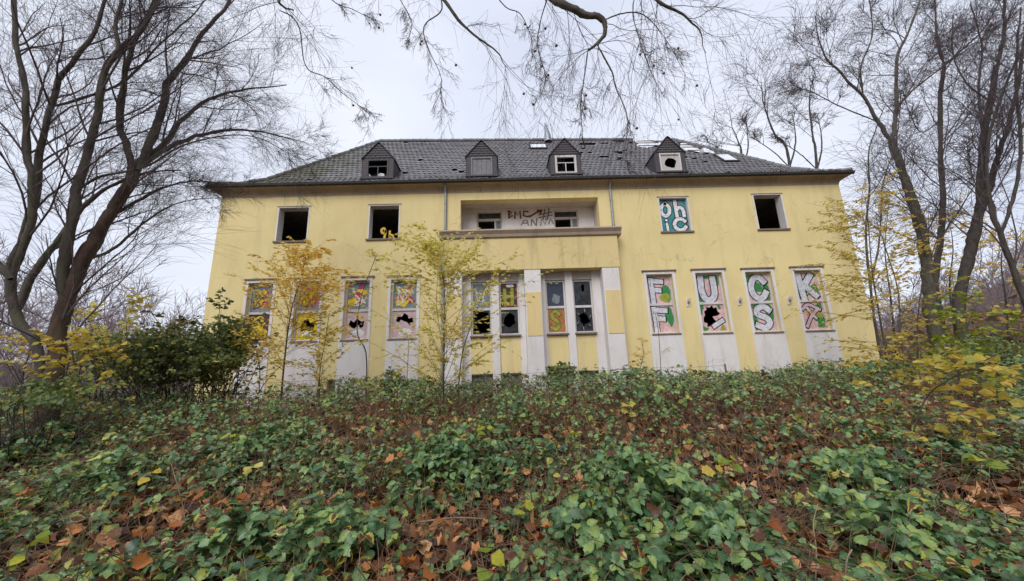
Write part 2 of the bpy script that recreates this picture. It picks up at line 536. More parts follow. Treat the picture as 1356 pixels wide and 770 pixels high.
def wall_with_holes(mb, x0, x1, z0, z1, y, th, holes):
    xs = sorted({x0, x1}.union(*[{h[0], h[1]} for h in holes]))
    zs = sorted({z0, z1}.union(*[{h[2], h[3]} for h in holes]))
    for a, b in zip(xs, xs[1:]):
        for c, d in zip(zs, zs[1:]):
            mx_, mz = (a+b)/2, (c+d)/2
            if any(h[0] < mx_ < h[1] and h[2] < mz < h[3] for h in holes): continue
            mb.poly([(a, y, c), (b, y, c), (b, y, d), (a, y, d)])
            mb.poly([(b, y+th, c), (a, y+th, c), (a, y+th, d), (b, y+th, d)])
    for h in holes:
        a, b, c, d = h
        mb.poly([(a, y, c), (a, y, d), (a, y+th, d), (a, y+th, c)])
        mb.poly([(b, y, d), (b, y, c), (b, y+th, c), (b, y+th, d)])
        mb.poly([(a, y, d), (b, y, d), (b, y+th, d), (a, y+th, d)])
        mb.poly([(b, y, c), (a, y, c), (a, y+th, c), (b, y+th, c)])
mb = MB()
wall_with_holes(mb, X0, X1, ZB, ZT, YF, TH, holes)
mb.build('wall', M['yellow'], B)
MB().poly([(X0, YB, ZB), (X0, YF, ZB), (X0, YF, ZT), (X0, YB, ZT)]).poly([(X1, YF, ZB), (X1, YB, ZB), (X1, YB, ZT), (X1, YF, ZT)]) \
    .poly([(X1, YB, ZB), (X0, YB, ZB), (X0, YB, ZT), (X1, YB, ZT)]).build('wall', M['yellow'], B)
mb = MB()
mb.box(X0+0.05, X1-0.05, YF+TH+1.5, YB-0.1, 5.78, 6.1)
mb.box(X0+0.05, X1-0.05, YF+TH+0.002, YF+TH+1.5, 5.78, 6.1)
mb.box(X0+0.05, X1-0.05, YF+TH+0.002, YB-0.1, 8.85, 9.0)
mb.build('floor_slab', M['inside'], B)
mb = MB()
mb.box(X0+0.1, X1-0.1, 19.4, 19.6, 0.0, 5.77)
mb.box(X0+0.1, X1-0.1, 17.6, 17.8, 6.11, 8.84)
for x in (-6.8, -2.4, 4.9, 9.0):
    mb.box(x, x+0.15, YF+TH+0.01, 17.55, 6.11, 8.84)
for x in (-7.0, -2.6, 4.9):
    mb.box(x, x+0.15, YF+TH+0.01, 19.3, 0.0, 5.77)
mb.build('inner_wall', M['inside'], B)

# --- cove under the eaves and the gutter
EO = 0.34
EX0, EX1, EY0, EY1, EZ = X0-EO, X1+EO, YF-EO, YB+EO, 9.34
mb = MB()
segs = 5
prev = None
for i in range(segs+1):
    t = i/segs
    d = EO*(1-math.cos(t*math.pi/2)*1.0)*0.9+0.1*EO*t
    z = ZT+(EZ-ZT)*math.sin(t*math.pi/2)
    d += 0.004
    ring = [(X0-d, YF-d, z), (X1+d, YF-d, z), (X1+d, YB+d, z), (X0-d, YB+d, z)]
    if prev:
        for q in range(4):
            r = (q+1) % 4
            mb.poly([prev[q], prev[r], ring[r], ring[q]])
    prev = ring
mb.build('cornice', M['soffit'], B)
prof = [(EY0-0.10, EZ+0.10), (EY0-0.085, EZ+0.02), (EY0-0.02, EZ-0.03), (EY0+0.02, EZ), (EY0+0.02, EZ+0.1)]
gut = MB().prism(prof, EX0-0.05, EX1+0.05).build('gutter', M['gutter'], B)

# --- roof
RY, RZ, RX0, RX1 = 19.0, 15.02, -6.85, 10.0
prof_t = np.array([0, 0.75, 1.5, 5.34])
prof_z = np.array([9.46, 9.86, 10.50, RZ])
def roof_z(t): return np.interp(t, prof_t, prof_z)
TT = RY-EY0
def roof_edge(side, t):
    """the two hip points of one roof side at inset t"""
    f = t/TT
    z = float(roof_z(t))
    zr = z-0.28*f*f                      # the ridge has sunk at its right end
    xl, xr = EX0+(RX0-EX0)*f, EX1+(RX1-EX1)*f
    yf, yb = EY0+(RY-EY0)*f, EY1+(RY-EY1)*f
    c = {'f': ((xl, yf, z), (xr, yf, zr)), 'r': ((xr, yf, zr), (xr, yb, zr)), 'b': ((xr, yb, zr), (xl, yb, z)), 'l': ((xl, yb, z), (xl, yf, z))}[side]
    return np.array(c[0]), np.array(c[1])
mb = MB()
ts = [0, 0.75, 1.5, 2.8, 4.1, TT]
for sd_ in 'frbl':
    for a, b in zip(ts, ts[1:]):
        p0, p1 = roof_edge(sd_, a)
        q0, q1 = roof_edge(sd_, b)
        dz = np.array([0, 0, 0.05])
        mb.poly([p0-dz, p1-dz, q1-dz, q0-dz])
mb.poly([(EX0, EY0, EZ+0.03), (EX1, EY0, EZ+0.03), (EX1, EY1, EZ+0.03), (EX0, EY1, EZ+0.03)])
roof = mb.build('roof', M['deck'], B)

slope_len = [0]
fine = np.linspace(0, TT, 400)
fz = roof_z(fine)
arc = np.concatenate([[0], np.cumsum(np.hypot(np.diff(fine), np.diff(fz)))])
CRS = 0.27
TV, TF, TR = [], [], []
sag = lambda x, y: 0.05*(fbm(x*0.35, y*0.35, 21)-0.5)
BARE = [(8.3, 4.70, 0.72, 0.55), (10.2, 4.0, 0.42, 0.62), (10.9, 3.6, 0.26, 0.34), (4.9, 4.6, 0.4, 0.12), (6.3, 3.4, 0.22, 0.12), (5.2, 3.0, 0.25, 0.08), (6.9, 4.95, 0.30, 0.12), (5.9, 4.75, 0.35, 0.08)]
def bare(x, t):
    """where the tiles have come off below the right end of the ridge"""
    return any(((x-a)/(rx*1.12))**2+((t-b)/(rt*1.12))**2 < 1.0+0.4*math.sin(9*x+b) for a, b, rx, rt in BARE)
dorm_x = [-5.35, -0.83, 2.87, 7.52]
for side in 'frbl':
    ncr = int(arc[-1]/CRS)
    for c in range(ncr):
        t0 = float(np.interp(c*CRS, arc, fine))
        t1 = float(np.interp(min(arc[-1], (c+1.18)*CRS), arc, fine))
        p0, p1 = roof_edge(side, t0)
        q0, q1 = roof_edge(side, t1)
        Lp = np.linalg.norm(p1-p0)
        n = max(1, round(Lp/0.235))
        e = (p1-p0)/Lp
        up = (q0+q1)/2-(p0+p1)/2
        up -= e*np.dot(up, e)
        upn = up/np.linalg.norm(up)
        nrm = np.cross(e, upn)
        Lq0 = np.dot(q0-p0, e)
        Lq1 = np.dot(q1-p0, e)
        for i in range(n):
            a, b = Lp*i/n, Lp*(i+1)/n
            mid = p0+e*(a+b)/2
            if side == 'f':
                if bare(mid[0], t0): continue
                gone = 0.005+(0.025 if (mid[0] > 3.6 and t0 > 1.8) else 0)
                if random.random() < gone: continue
            w_ = lambda s: min(max(s, Lq0), Lq1)
            rl = np.array([0, 0.45, 0.8, 1.0])
            rh = np.array([0.012, 0.030, 0.018, 0.012])
            jit = random.uniform(-.003, .005)
            base = len(TV)
            tilt = random.gauss(0, 0.003)
            dzz = sag(mid[0], mid[1])
            for (u, hh) in zip(rl, rh):
                s = a+(b-a)*u
                P_ = p0+e*s+nrm*(hh+0.022+jit+tilt*u)
                s2 = w_(s)
                Q_ = p0+e*s2+up+nrm*(hh-0.010)
                P_[2] += dzz
                Q_[2] += dzz
                TV += [P_-nrm*0.016, P_, Q_]
            for j in range(3):
                o = base+3*j
                TF += [(o, o+3, o+4, o+1), (o+1, o+4, o+5, o+2)]
            TR += [random.random()]*12
props(mesh_np('roof_tiles', np.array(TV), np.array(TF), M['tile'], roof, rnd=TR), kind='stuff')
# ridge and hip tiles
def hip_line(a, b, nseg, name):
    a, b = np.array(a), np.array(b)
    P = []
    for k in range(nseg):
        s0, s1 = a+(b-a)*k/nseg, a+(b-a)*(k+1.12)/nseg
        P.append(np.array([s0, (s0+s1)/2, s1]))
    P = np.array(P)
    P[:, :, 2] += 0.02+np.array([random.uniform(-.01, .015) for _ in range(nseg)])[:, None]
    R = np.tile(np.array([0.125, 0.115, 0.10]), (nseg, 1))
    return tubes(P, R, 8)
def hip_pts(xe, ye, xr):
    pts = []
    for t in ts: pts.append((xe+(xr-xe)*t/TT, ye+(RY-ye)*t/TT, float(roof_z(t))-(0.28*(t/TT)**2 if xe > 0 else 0)))
    return pts
VV, FF = [], []
off = 0
lines = [((RX0, RY, RZ), (7.7, RY, RZ-0.24), 40)]
for xe, ye, xr in ((EX0, EY0, RX0), (EX1, EY0, RX1), (EX0, EY1, RX0), (EX1, EY1, RX1)):
    hp = hip_pts(xe, ye, xr)
    for a, b in zip(hp, hp[1:]):
        lines.append((a, b, max(2, round(math.dist(a, b)/0.4))))
for a, b, n_ in lines:
    v, f = hip_line(a, b, n_, 'x')
    VV.append(v)
    FF.append(f+off)
    off += len(v)
props(mesh_np('ridge_tiles', np.concatenate(VV), np.concatenate(FF), M['tile'], roof, rnd=rng.random(off)*0.6, smooth=True), kind='stuff')
# battens over pale sheets that stand in for sky through the roof holes
def on_front(x, t, h): 
    f = t/TT
    sl = math.atan2(RZ-10.5, TT-1.5)
    fr_ = (x-(EX0+(RX0-EX0)*f))/((EX1+(RX1-EX1)*f)-(EX0+(RX0-EX0)*f))
    return np.array([x, EY0+t-h*math.sin(sl), float(roof_z(t))+h*math.cos(sl)-0.28*f*f*fr_])
for (xc, tc_, rx, rt) in BARE[:3]:
    n_ = 22
    ring = []
    for k in range(n_):
        a = 2*math.pi*k/n_
        q = 1+0.25*math.sin(3*a+xc)+random.uniform(-.12, .12)
        ring.append(on_front(xc+rx*q*math.cos(a), min(5.25, tc_+rt*q*math.sin(a)), 0.03))
    MB().poly(ring).build('sky_gap_sheet', M['sheet'], roof)
for xa, xb, t in ((7.65, 8.9, 4.35), (7.7, 8.95, 4.75), (7.8, 8.8, 5.05), (9.85, 10.5, 3.6), (9.8, 10.6, 4.05), (9.85, 10.45, 4.4)):
    a, b = on_front(xa, t, 0.035), on_front(xb, t, 0.035)
    MB().box(a[0], b[0], a[1]-0.02, a[1]+0.02, (a[2]+b[2])/2, (a[2]+b[2])/2+0.03).build('batten', M['batten'], roof)
# skylights
for x, t, wd, hg in ((2.08, 4.35, 0.95, 0.55), (11.15, 2.6, 0.75, 0.75)):
    fr = MB()
    c = [on_front(x+dx*wd/2, t+dt*hg/2, 0.10) for dx, dt in ((-1, -1), (1, -1), (1, 1), (-1, 1))]
    c0 = [on_front(x+dx*wd/2, t+dt*hg/2, -0.02) for dx, dt in ((-1, -1), (1, -1), (1, 1), (-1, 1))]
    for q in range(4):
        r = (q+1) % 4
        fr.poly([c0[q], c0[r], c[r], c[q]])
    fr.poly(c)
    sk = fr.build('skylight', M['gutter'], B)
    MB().poly([on_front(x+dx*(wd/2-0.07), t+dt*(hg/2-0.07), 0.106) for dx, dt in ((-1, -1), (1, -1), (1, 1), (-1, 1))]).build('pane', M['sheet'], sk)
# small metal vent cone on the ridge
V, F = tubes(np.array([[(2.75, 18.6, 14.5), (2.72, 18.6, 15.0), (2.62, 18.6, 15.75)]]), np.array([[0.24, 0.17, 0.03]]), 10)
mesh_np('vent_pipe', V, F, M['zinc'], B, smooth=True)

# dormers
def dormer(x, kind):
    yf = YF+0.62
    wd, zb, ze, za = 0.66, 9.98, 11.12, 11.86
    yback = EY0+float(np.interp(za-0.1, prof_z, prof_t))+0.2
    yeb = EY0+float(np.interp(ze, prof_z, prof_t))+0.3
    o = 0.48
    # front face as a frame round the window opening
    wx0, wx1, wz0, wz1 = x-0.47, x+0.47, 10.18, 11.07
    d = MB()
    wall_with_holes(d, x-wd, x+wd, zb, ze, yf, 0.1, [(wx0, wx1, wz0, wz1)])
    d.poly([(x-wd, yf, ze), (x+wd, yf, ze), (x, yf, za)])
    D = d.build('dormer', M['slate'], B)
    ck = MB()
    for s in (-1, 1):
        ck = MB()
        ck.poly([(x+s*wd, yf, zb), (x+s*wd, yf, ze), (x+s*wd, yeb, ze), (x+s*wd, yeb, zb)])
        # slate courses on the cheek stand proud one over the other
        for q in range(8):
            z0 = zb+0.02+q*0.145
            ck.box(min(x+s*(wd+0.004), x+s*(wd+0.02+0.004)), max(x+s*(wd+0.004), x+s*(wd+0.024)), yf-0.01, yeb, z0, z0+0.13)
        ck.build('cheek', M['slate'], D)
        rf = MB()
        e1 = np.array([x+s*(wd+0.06), yf-0.07, ze-0.06])
        e2 = np.array([x+s*(wd+0.06), yeb+0.1, ze-0.06])
        r1 = np.array([x, yf-0.07, za+0.05])
        r2 = np.array([x, yback+0.2, za+0.05])
        nq = 7
        for q in range(nq):
            f0, f1 = q/nq, (q+1.1)/nq
            a, b = e1+(r1-e1)*f0, e2+(r2-e2)*f0
            c, dd_ = e1+(r1-e1)*min(1, f1), e2+(r2-e2)*min(1, f1)
            h = np.array([s*0.012, 0, 0.035])
            rf.poly([a+h, b+h, dd_, c]).poly([a, a+h, c, c-np.array([0, 0, 0.02])]).poly([a, b, b+h, a+h])
        rf.poly([e1, e2, r2, r1])
        rf.build('dormer_roof', M['slate'], D)
    # slates on the gable
    gb = MB()
    nr = 6
    for q in range(nr):
        z0 = ze+0.02+q*(za-ze-0.05)/nr
        z1 = z0+(za-ze-0.05)/nr*0.92
        w0, w1 = wd*(za-z0)/(za-ze), wd*(za-z1)/(za-ze)
        cells = max(1, int(w0*2/0.22))
        for k in range(cells):
            f0, f1 = -1+2*k/cells+0.02, -1+2*(k+1)/cells-0.02
            gb.poly([(x+w0*f0, yf-0.03, z0), (x+w0*f1, yf-0.03, z0), (x+w1*f1, yf-0.008, z1), (x+w1*f0, yf-0.008, z1)])
    gb.build('gable', M['slate'], D)
    fm = M['frame'] if kind in (2, 3) else M['slate' if kind == 0 else 'wood']
    t_ = 0.09 if kind == 2 else 0.065
    fr = MB()
    fr.box(wx0, wx0+t_, yf-0.02, yf+0.06, wz0, wz1).box(wx1-t_, wx1, yf-0.02, yf+0.06, wz0, wz1)
    fr.box(wx0+t_, wx1-t_, yf-0.02, yf+0.06, wz0, wz0+t_).box(wx0+t_, wx1-t_, yf-0.02, yf+0.06, wz1-t_, wz1)
    fr.build('window_frame', fm, D)
    MB().box(x-wd-0.05, x+wd+0.05, yf-0.10, yf-0.004, zb+0.12, zb+0.19).build('sill', M['slate'], D)
    a0, a1, b0, b1 = wx0+t_, wx1-t_, wz0+t_, wz1-t_
    if kind == 1:        # boarded
        for q in range(4):
            MB().box(a0+(a1-a0)*q/4+0.004, a0+(a1-a0)*(q+1)/4-0.004, yf+0.02+0.006*(q % 2), yf+0.045+0.006*(q % 2), b0, b1-0.02).build('board', M['wood'], D)
    elif kind == 3:      # board with a round jagged hole
        hole = [(x+0.02+0.30*(1+random.uniform(-.25, .15))*math.cos(a), (b0+b1)/2-0.03+0.25*(1+random.uniform(-.25, .15))*math.sin(a)) for a in np.linspace(0, 2*math.pi, 14)[:-1]]
        holed_pane('board', a0, a1, b0, b1, yf+0.03, hole, M['render'], D)
    else:
        MB().box(a0, a1, yf+0.02, yf+0.05, b0+(b1-b0)*0.62, b0+(b1-b0)*0.67).box(x-0.02, x+0.02, yf+0.02, yf+0.05, b0, b0+(b1-b0)*0.62).build('glazing_bar', fm, D)
        if kind == 0:    # broken glass, with a pale disc standing in for the bright hole
            n_ = 14
            MB().poly([(x+0.10+0.15*math.cos(a)*random.uniform(.8, 1.1), yf+0.16, b0+0.13+0.14*math.sin(a)*random.uniform(.8, 1.1)) for a in np.linspace(0, 2*math.pi, n_)[:-1]]).build('bright_disc', M['sheet'], D)
            MB().poly([(a0, yf+0.035, b0+0.45), (a0+0.2, yf+0.035, b1-0.28), (a0, yf+0.035, b1-0.3)]).poly([(a0, yf+0.035, b0), (a0+0.16, yf+0.035, b0), (a0, yf+0.035, b0+0.2)]).build('pane', M['glass'], D)
    MB().box(x-wd+0.02, x+wd-0.02, yf+0.75, yf+0.78, zb+0.1, ze).build('inner_panel', M['deck'], D)
    return D

def holed_pane(name, x0, x1, z0, z1, y, hole, m, parent):
    outer = [Vector((x0, z0, 0)), Vector((x1, z0, 0)), Vector((x1, z1, 0)), Vector((x0, z1, 0))]
    inner = [Vector((a, b, 0)) for a, b in hole][::-1]
    tri = tessellate_polygon([outer, inner])
    pts = [(v.x, v.y) for v in outer+inner]
    n_ = len(pts)
    V = [(a, y, b) for a, b in pts]+[(a, y+0.008, b) for a, b in pts]
    F = []
    for t in tri:
        a, b, c = [pts[i] for i in t]
        if (b[0]-a[0])*(c[1]-a[1])-(b[1]-a[1])*(c[0]-a[0]) < 0: t = t[::-1]
        F.append(tuple(t))
        F.append(tuple(i+n_ for i in t[::-1]))
    return mesh_np(name, V, F, m, parent)
for k, x in enumerate(dorm_x): dormer(x, k)

# --- paint strokes on walls and panes: ribbons with mitred joints, each a hair proud of the last
LIFT = {}
def stroke(mb, pts, wd, y, closed=False, cap=0.5):
    P = np.array(pts, float)
    n = len(P)
    if closed: d = np.roll(P, -1, 0)-np.roll(P, 1, 0)
    else: d = np.gradient(P, axis=0)
    d /= np.linalg.norm(d, axis=1, keepdims=True)+1e-9
    if not closed and cap:
        P[0] -= d[0]*wd*cap
        P[-1] += d[-1]*wd*cap
    nn = np.stack([-d[:, 1], d[:, 0]], 1)*wd/2
    A, C = P+nn, P-nn
    for i in range(n if closed else n-1):
        j = (i+1) % n
        mb.poly([(C[i][0], y, C[i][1]), (C[j][0], y, C[j][1]), (A[j][0], y, A[j][1]), (A[i][0], y, A[i][1])])
def densify(pts, k=4):
    if len(pts) < 3: return pts
    return [tuple(p[:2]) for p in catmull([(a, b, 0) for a, b in pts], (len(pts)-1)*k+1)]
GLY = {
 'F': [[(.22, .04), (.2, .5), (.17, .93)], [(.2, .88), (.78, .84)], [(.22, .52), (.62, .50)]],
 'U': [[(.2, .95), (.18, .45), (.3, .12), (.55, .08), (.74, .3), (.74, .92)]],
 'C': [[(.82, .74), (.62, .92), (.36, .86), (.2, .58), (.24, .28), (.46, .1), (.68, .14), (.84, .32)]],
 'K': [[(.2, .95), (.22, .5), (.27, .05)], [(.74, .93), (.34, .5)], [(.42, .52), (.84, .14)]],
 'S': [[(.82, .78), (.58, .93), (.28, .82), (.28, .62), (.66, .46), (.76, .24), (.52, .07), (.2, .18)]],
 'X': [[(.1, .78), (.38, .95), (.86, .74)], [(.15, .08), (.45, .5), (.8, .78)], [(.28, .84), (.55, .48), (.62, .4)]],
 'H': [[(.2, .9), (.22, .1)], [(.75, .92), (.74, .08)], [(.24, .5), (.72, .52)]],
 'O': [[(.5, .92), (.24, .7), (.2, .35), (.45, .12), (.72, .3), (.76, .68), (.52, .92)]],
 'h': [[(.22, 1.0), (.24, .06)], [(.26, .45), (.5, .6), (.72, .45), (.76, .06)]],
 '9': [[(.72, .62), (.52, .92), (.22, .78), (.34, .48), (.66, .56), (.74, .74), (.60, .06)]],
 'b': [[(.25, .95), (.28, .1), (.6, .08), (.74, .34), (.55, .52), (.3, .4)]],
 'i': [[(.45, .62), (.5, .08)], [(.44, .86), (.46, .88)]],
}
def letter(par, ch, x0, x1, z0, z1, y, fill, edge, wd=0.2, ol=0.09):
    W, H = x1-x0, z1-z0
    sc = min(W, H)
    k = 0
    me, mf = MB(), MB()
    for s in GLY[ch]:
        p = [(x0+a*W, z0+b*H) for a, b in densify(s)]
        stroke(me, p, (wd+ol)*sc, y-0.0012*k)
        k += 1
    for s in GLY[ch]:
        p = [(x0+a*W, z0+b*H) for a, b in densify(s)]
        stroke(mf, p, wd*sc, y-0.0012*k-0.001, cap=0.4)
        k += 1
    # paint runs
    for q in range(3):
        a, b = random.choice(random.choice(GLY[ch]))
        dx, ln_ = (random.random()-.5)*wd*sc, random.uniform(.06, .16)*H
        zt = z0+b*H-wd*sc*.5
        if zt-ln_ > z0-0.02:
            stroke(me, [(x0+a*W+dx, zt), (x0+a*W+dx+.004, zt-ln_*.5), (x0+a*W+dx, zt-ln_)], 0.014, y-0.0012*(k+1))
            k += 1
    me.build('graffiti_outline', edge, par)
    mf.build('graffiti_letter', fill, par)
def patch(par, pts, y, m, x0, x1, z0, z1):
    MB().poly([(x0+(x1-x0)*a, y, z0+(z1-z0)*b) for a, b in pts]).build('paint_patch', m, par)

def blob(cx, cz, rx, rz, n=12, j=0.25):
    ph = random.uniform(0, 6)
    return [(min(.98, max(.02, cx+rx*(1+random.uniform(-j, j))*math.cos(a+ph))), min(.98, max(.02, cz+rz*(1+random.uniform(-j, j))*math.sin(a+ph)))) for a in np.linspace(0, 2*math.pi, n+1)[:-1]]

def window(x0, x1, z0, z1, depth, split=True, sill=True, frame=0.06, name='window', surround=None, base=None):
    """frame set in the opening; returns the part and the two pane rectangles (upper, lower)"""
    y = YF+depth if base is None else base
    fr = MB()
    f = frame
    fr.box(x0, x0+f, y, y+0.07, z0, z1).box(x1-f, x1, y, y+0.07, z0, z1)
    fr.box(x0+f, x1-f, y, y+0.07, z0, z0+f).box(x0+f, x1-f, y, y+0.07, z1-f, z1)
    zm = (z0+z1)/2-0.02
    if split: fr.box(x0+f, x1-f, y-0.01, y+0.07, zm-0.045, zm+0.045)
    W_ = fr.build(name, M['frame'], B)
    if sill:
        MB().box(x0-0.04, x1+0.04, y-depth-0.06, y-0.002, z0-0.06, z0-0.004).build('sill', M['sill'], W_)
    a, b = x0+f, x1-f
    if split: return W_, (a, b, zm+0.045, z1-f), (a, b, z0+f, zm-0.045), y+0.03
    return W_, (a, b, z0+f, z1-f), None, y+0.03

def pane(W_, r, y, m, hole=None, name='pane'):
    if hole:
        return holed_pane(name, r[0], r[1], r[2], r[3], y, [(r[0]+(r[1]-r[0])*a, r[2]+(r[3]-r[2])*b) for a, b in hole], m, W_)
    return MB().box(r[0], r[1], y, y+0.008, r[2], r[3]).build(name, m, W_)

def surround(x0, x1, z0, z1, zbot, sidew=0.11, top=0.12):
    mb = MB()
    y0, y1 = YF-0.03, YF+0.17
    mb.box(x0-sidew, x0-0.002, y0, y1, z0-0.06, z1+top).box(x1+0.002, x1+sidew, y0, y1, z0-0.06, z1+top).box(x0-0.002, x1+0.002, y0, y1, z1+0.002, z1+top)
    s_ = mb.build('window_surround', M['white'], B, bevel=0.008)
    MB().box(x0-sidew-0.06, x1+sidew+0.06, YF-0.075, YF-0.004, z1+top+0.002, z1+top+0.05).build('drip_mould', M['sill'], s_)
    MB().box(x0-sidew, x1+sidew, YF-0.028, YF+0.02, zbot, z0-0.064).build('panel', M['white'], s_)

# upper windows: bare openings with white reveals
def reveals(x0, x1, z0, z1, m):
    mb = MB()
    y0, y1 = YF-0.012, YF+TH-0.01
    mb.box(x0-0.03, x0+0.02, y0, y1, z0, z1).box(x1-0.02, x1+0.03, y0, y1, z0, z1).box(x0+0.02, x1-0.02, y0, y1, z1-0.02, z1+0.02)
    return mb.build('window_reveal', m, B)
for k, (x0, x1, z0, z1) in enumerate(uppers):
    r_ = reveals(x0, x1, z0, z1, M['white'])
    MB().box(x0-0.08, x1+0.08, YF-0.06, YF+0.2, z0-0.05, z0+0.012).build('sill', M['sill'], r_)
    MB().box(x0-0.07, x1+0.07, YF-0.03, YF-0.014, z1+0.022, z1+0.045).build('drip_mould', M['sill'], r_)
    if k == 2:
        yb = YF+0.13
        MB().box(x0+0.034, x1-0.034, yb, yb+0.02, z0+0.016, z1-0.034).build('board', M['p_teal'], r_)
        W_, H_ = x1-x0, z1-z0
        patch(r_, blob(.5, .88, .45, .1), yb-0.001, M['p_dull'], x0+.05, x1-.05, z0, z1-.04)
        for ch, a, b, c, d in (('O', .0, .50, .42, .90), ('h', .50, .99, .44, .93), ('i', .08, .42, .02, .42), ('C', .38, .97, .02, .43)):
            letter(r_, ch, x0+a*W_, x0+b*W_, z0+c*H_+0.03, z0+d*H_, yb-0.004, M['p_whitep'], M['p_black'], 0.25, 0.13)
    if k == 1:           # yellow scrawl on a leaf of the old window left inside
        letter(r_, '9', x0+0.34, x0+0.68, z0+0.14, z0+0.62, YF+0.30, M['p_yellow'], M['p_maroon'], 0.24, 0.1)
        letter(r_, 'b', x0+0.68, x0+0.98, z0+0.10, z0+0.46, YF+0.30, M['p_yellow'], M['p_maroon'], 0.24, 0.1)

# lower right windows
PB, PS = M['p_black'], M['p_silver']
tops = ['F', 'U', 'C', 'K']
for k, (x0, x1, z0, z1) in enumerate(lowR):
    surround(x0, x1, z0, z1, 0.45)
    W_, U, Lw, y = window(x0, x1, z0, z1, 0.13)
    pane(W_, U, y, M['p_pink'])
    g1 = [[blob(.80, .40, .20, .34), blob(.2, .9, .2, .1)], [blob(.78, .74, .22, .26), blob(.12, .2, .12, .24), blob(.3, .92, .3, .08)], [blob(.2, .84, .24, .16), blob(.86, .36, .16, .36), blob(.5, .5, .2, .2)], [blob(.25, .16, .28, .16), blob(.82, .30, .17, .28), blob(.8, .9, .2, .1)]][k]
    for q, bl in enumerate(g1): patch(W_, bl, y-0.001-0.001*q, M['p_green'], *U)
    if k == 0: patch(W_, blob(.72, .2, .2, .17), y-0.003, M['p_lime'], *U)
    letter(W_, tops[k], U[0]+0.03, U[0]+(U[1]-U[0])*(0.97 if k else 0.8), U[2]+0.02, U[3]-0.04, y-0.006, PS, PB, 0.27, 0.09)
    if k == 1:
        hole = [(.12, .5), (.2, .62), (.17, .74), (.3, .82), (.27, .92), (.42, .88), (.52, .97), (.6, .86), (.72, .9), (.74, .74), (.83, .66), (.72, .58), (.5, .55), (.55, .45), (.62, .38), (.46, .3), (.44, .16), (.34, .2), (.22, .16), (.24, .3), (.1, .36)]
        pane(W_, Lw, y, M['p_pink'], hole)
        patch(W_, [(.02, .62), (.1, .64), (.12, .78), (.2, .86), (.16, .98), (.02, .98)], y-0.001, M['p_green'], *Lw)
        patch(W_, [(.74, .96), (.8, .8), (.9, .84), (.86, .97)], y-0.001, M['p_green'], *Lw)
        patch(W_, [(.02, .03), (.2, .04), (.3, .12), (.2, .13), (.05, .24)], y-0.001, M['p_green'], *Lw)
        patch(W_, [(.72, .03), (.96, .03), (.96, .2), (.85, .24)], y-0.0015, M['p_lime'], *Lw)
        me, mf = MB(), MB()
        pl = [(Lw[0]+a*(Lw[1]-Lw[0]), Lw[2]+b*(Lw[3]-Lw[2])) for a, b in ((.52, .2), (.7, .3), (.86, .38))]
        stroke(me, pl, 0.24, y-0.003)
        stroke(mf, pl, 0.17, y-0.005)
        me.build('graffiti_outline', PB, W_)
        mf.build('graffiti_letter', PS, W_)
    else:
        pane(W_, Lw, y, M['p_pink'])
        g2 = {0: [blob(.82, .58, .18, .34), blob(.15, .5, .1, .2)], 2: [blob(.82, .62, .18, .36), blob(.14, .3, .14, .28), blob(.3, .9, .3, .1)], 3: [blob(.80, .28, .2, .28), blob(.85, .85, .14, .12)]}[k]
        for q, bl in enumerate(g2): patch(W_, bl, y-0.001-0.001*q, M['p_green'], *Lw)
        if k == 0: patch(W_, blob(.12, .1, .1, .1), y-0.003, M['p_yellow'], *Lw)
        if k == 3:
            patch(W_, blob(.8, .5, .16, .12), y-0.003, M['p_lime'], *Lw)
            patch(W_, blob(.45, .55, .2, .08), y-0.004, M['p_orange'], *Lw)
        letter(W_, {0: 'F', 2: 'S', 3: 'X'}[k], Lw[0]+0.03, Lw[0]+(Lw[1]-Lw[0])*(0.97 if k else 0.84), Lw[2]+0.04, Lw[3]-0.05, y-0.006, M['p_rose'] if k == 3 else PS, PB, 0.13 if k == 3 else 0.27, 0.08)

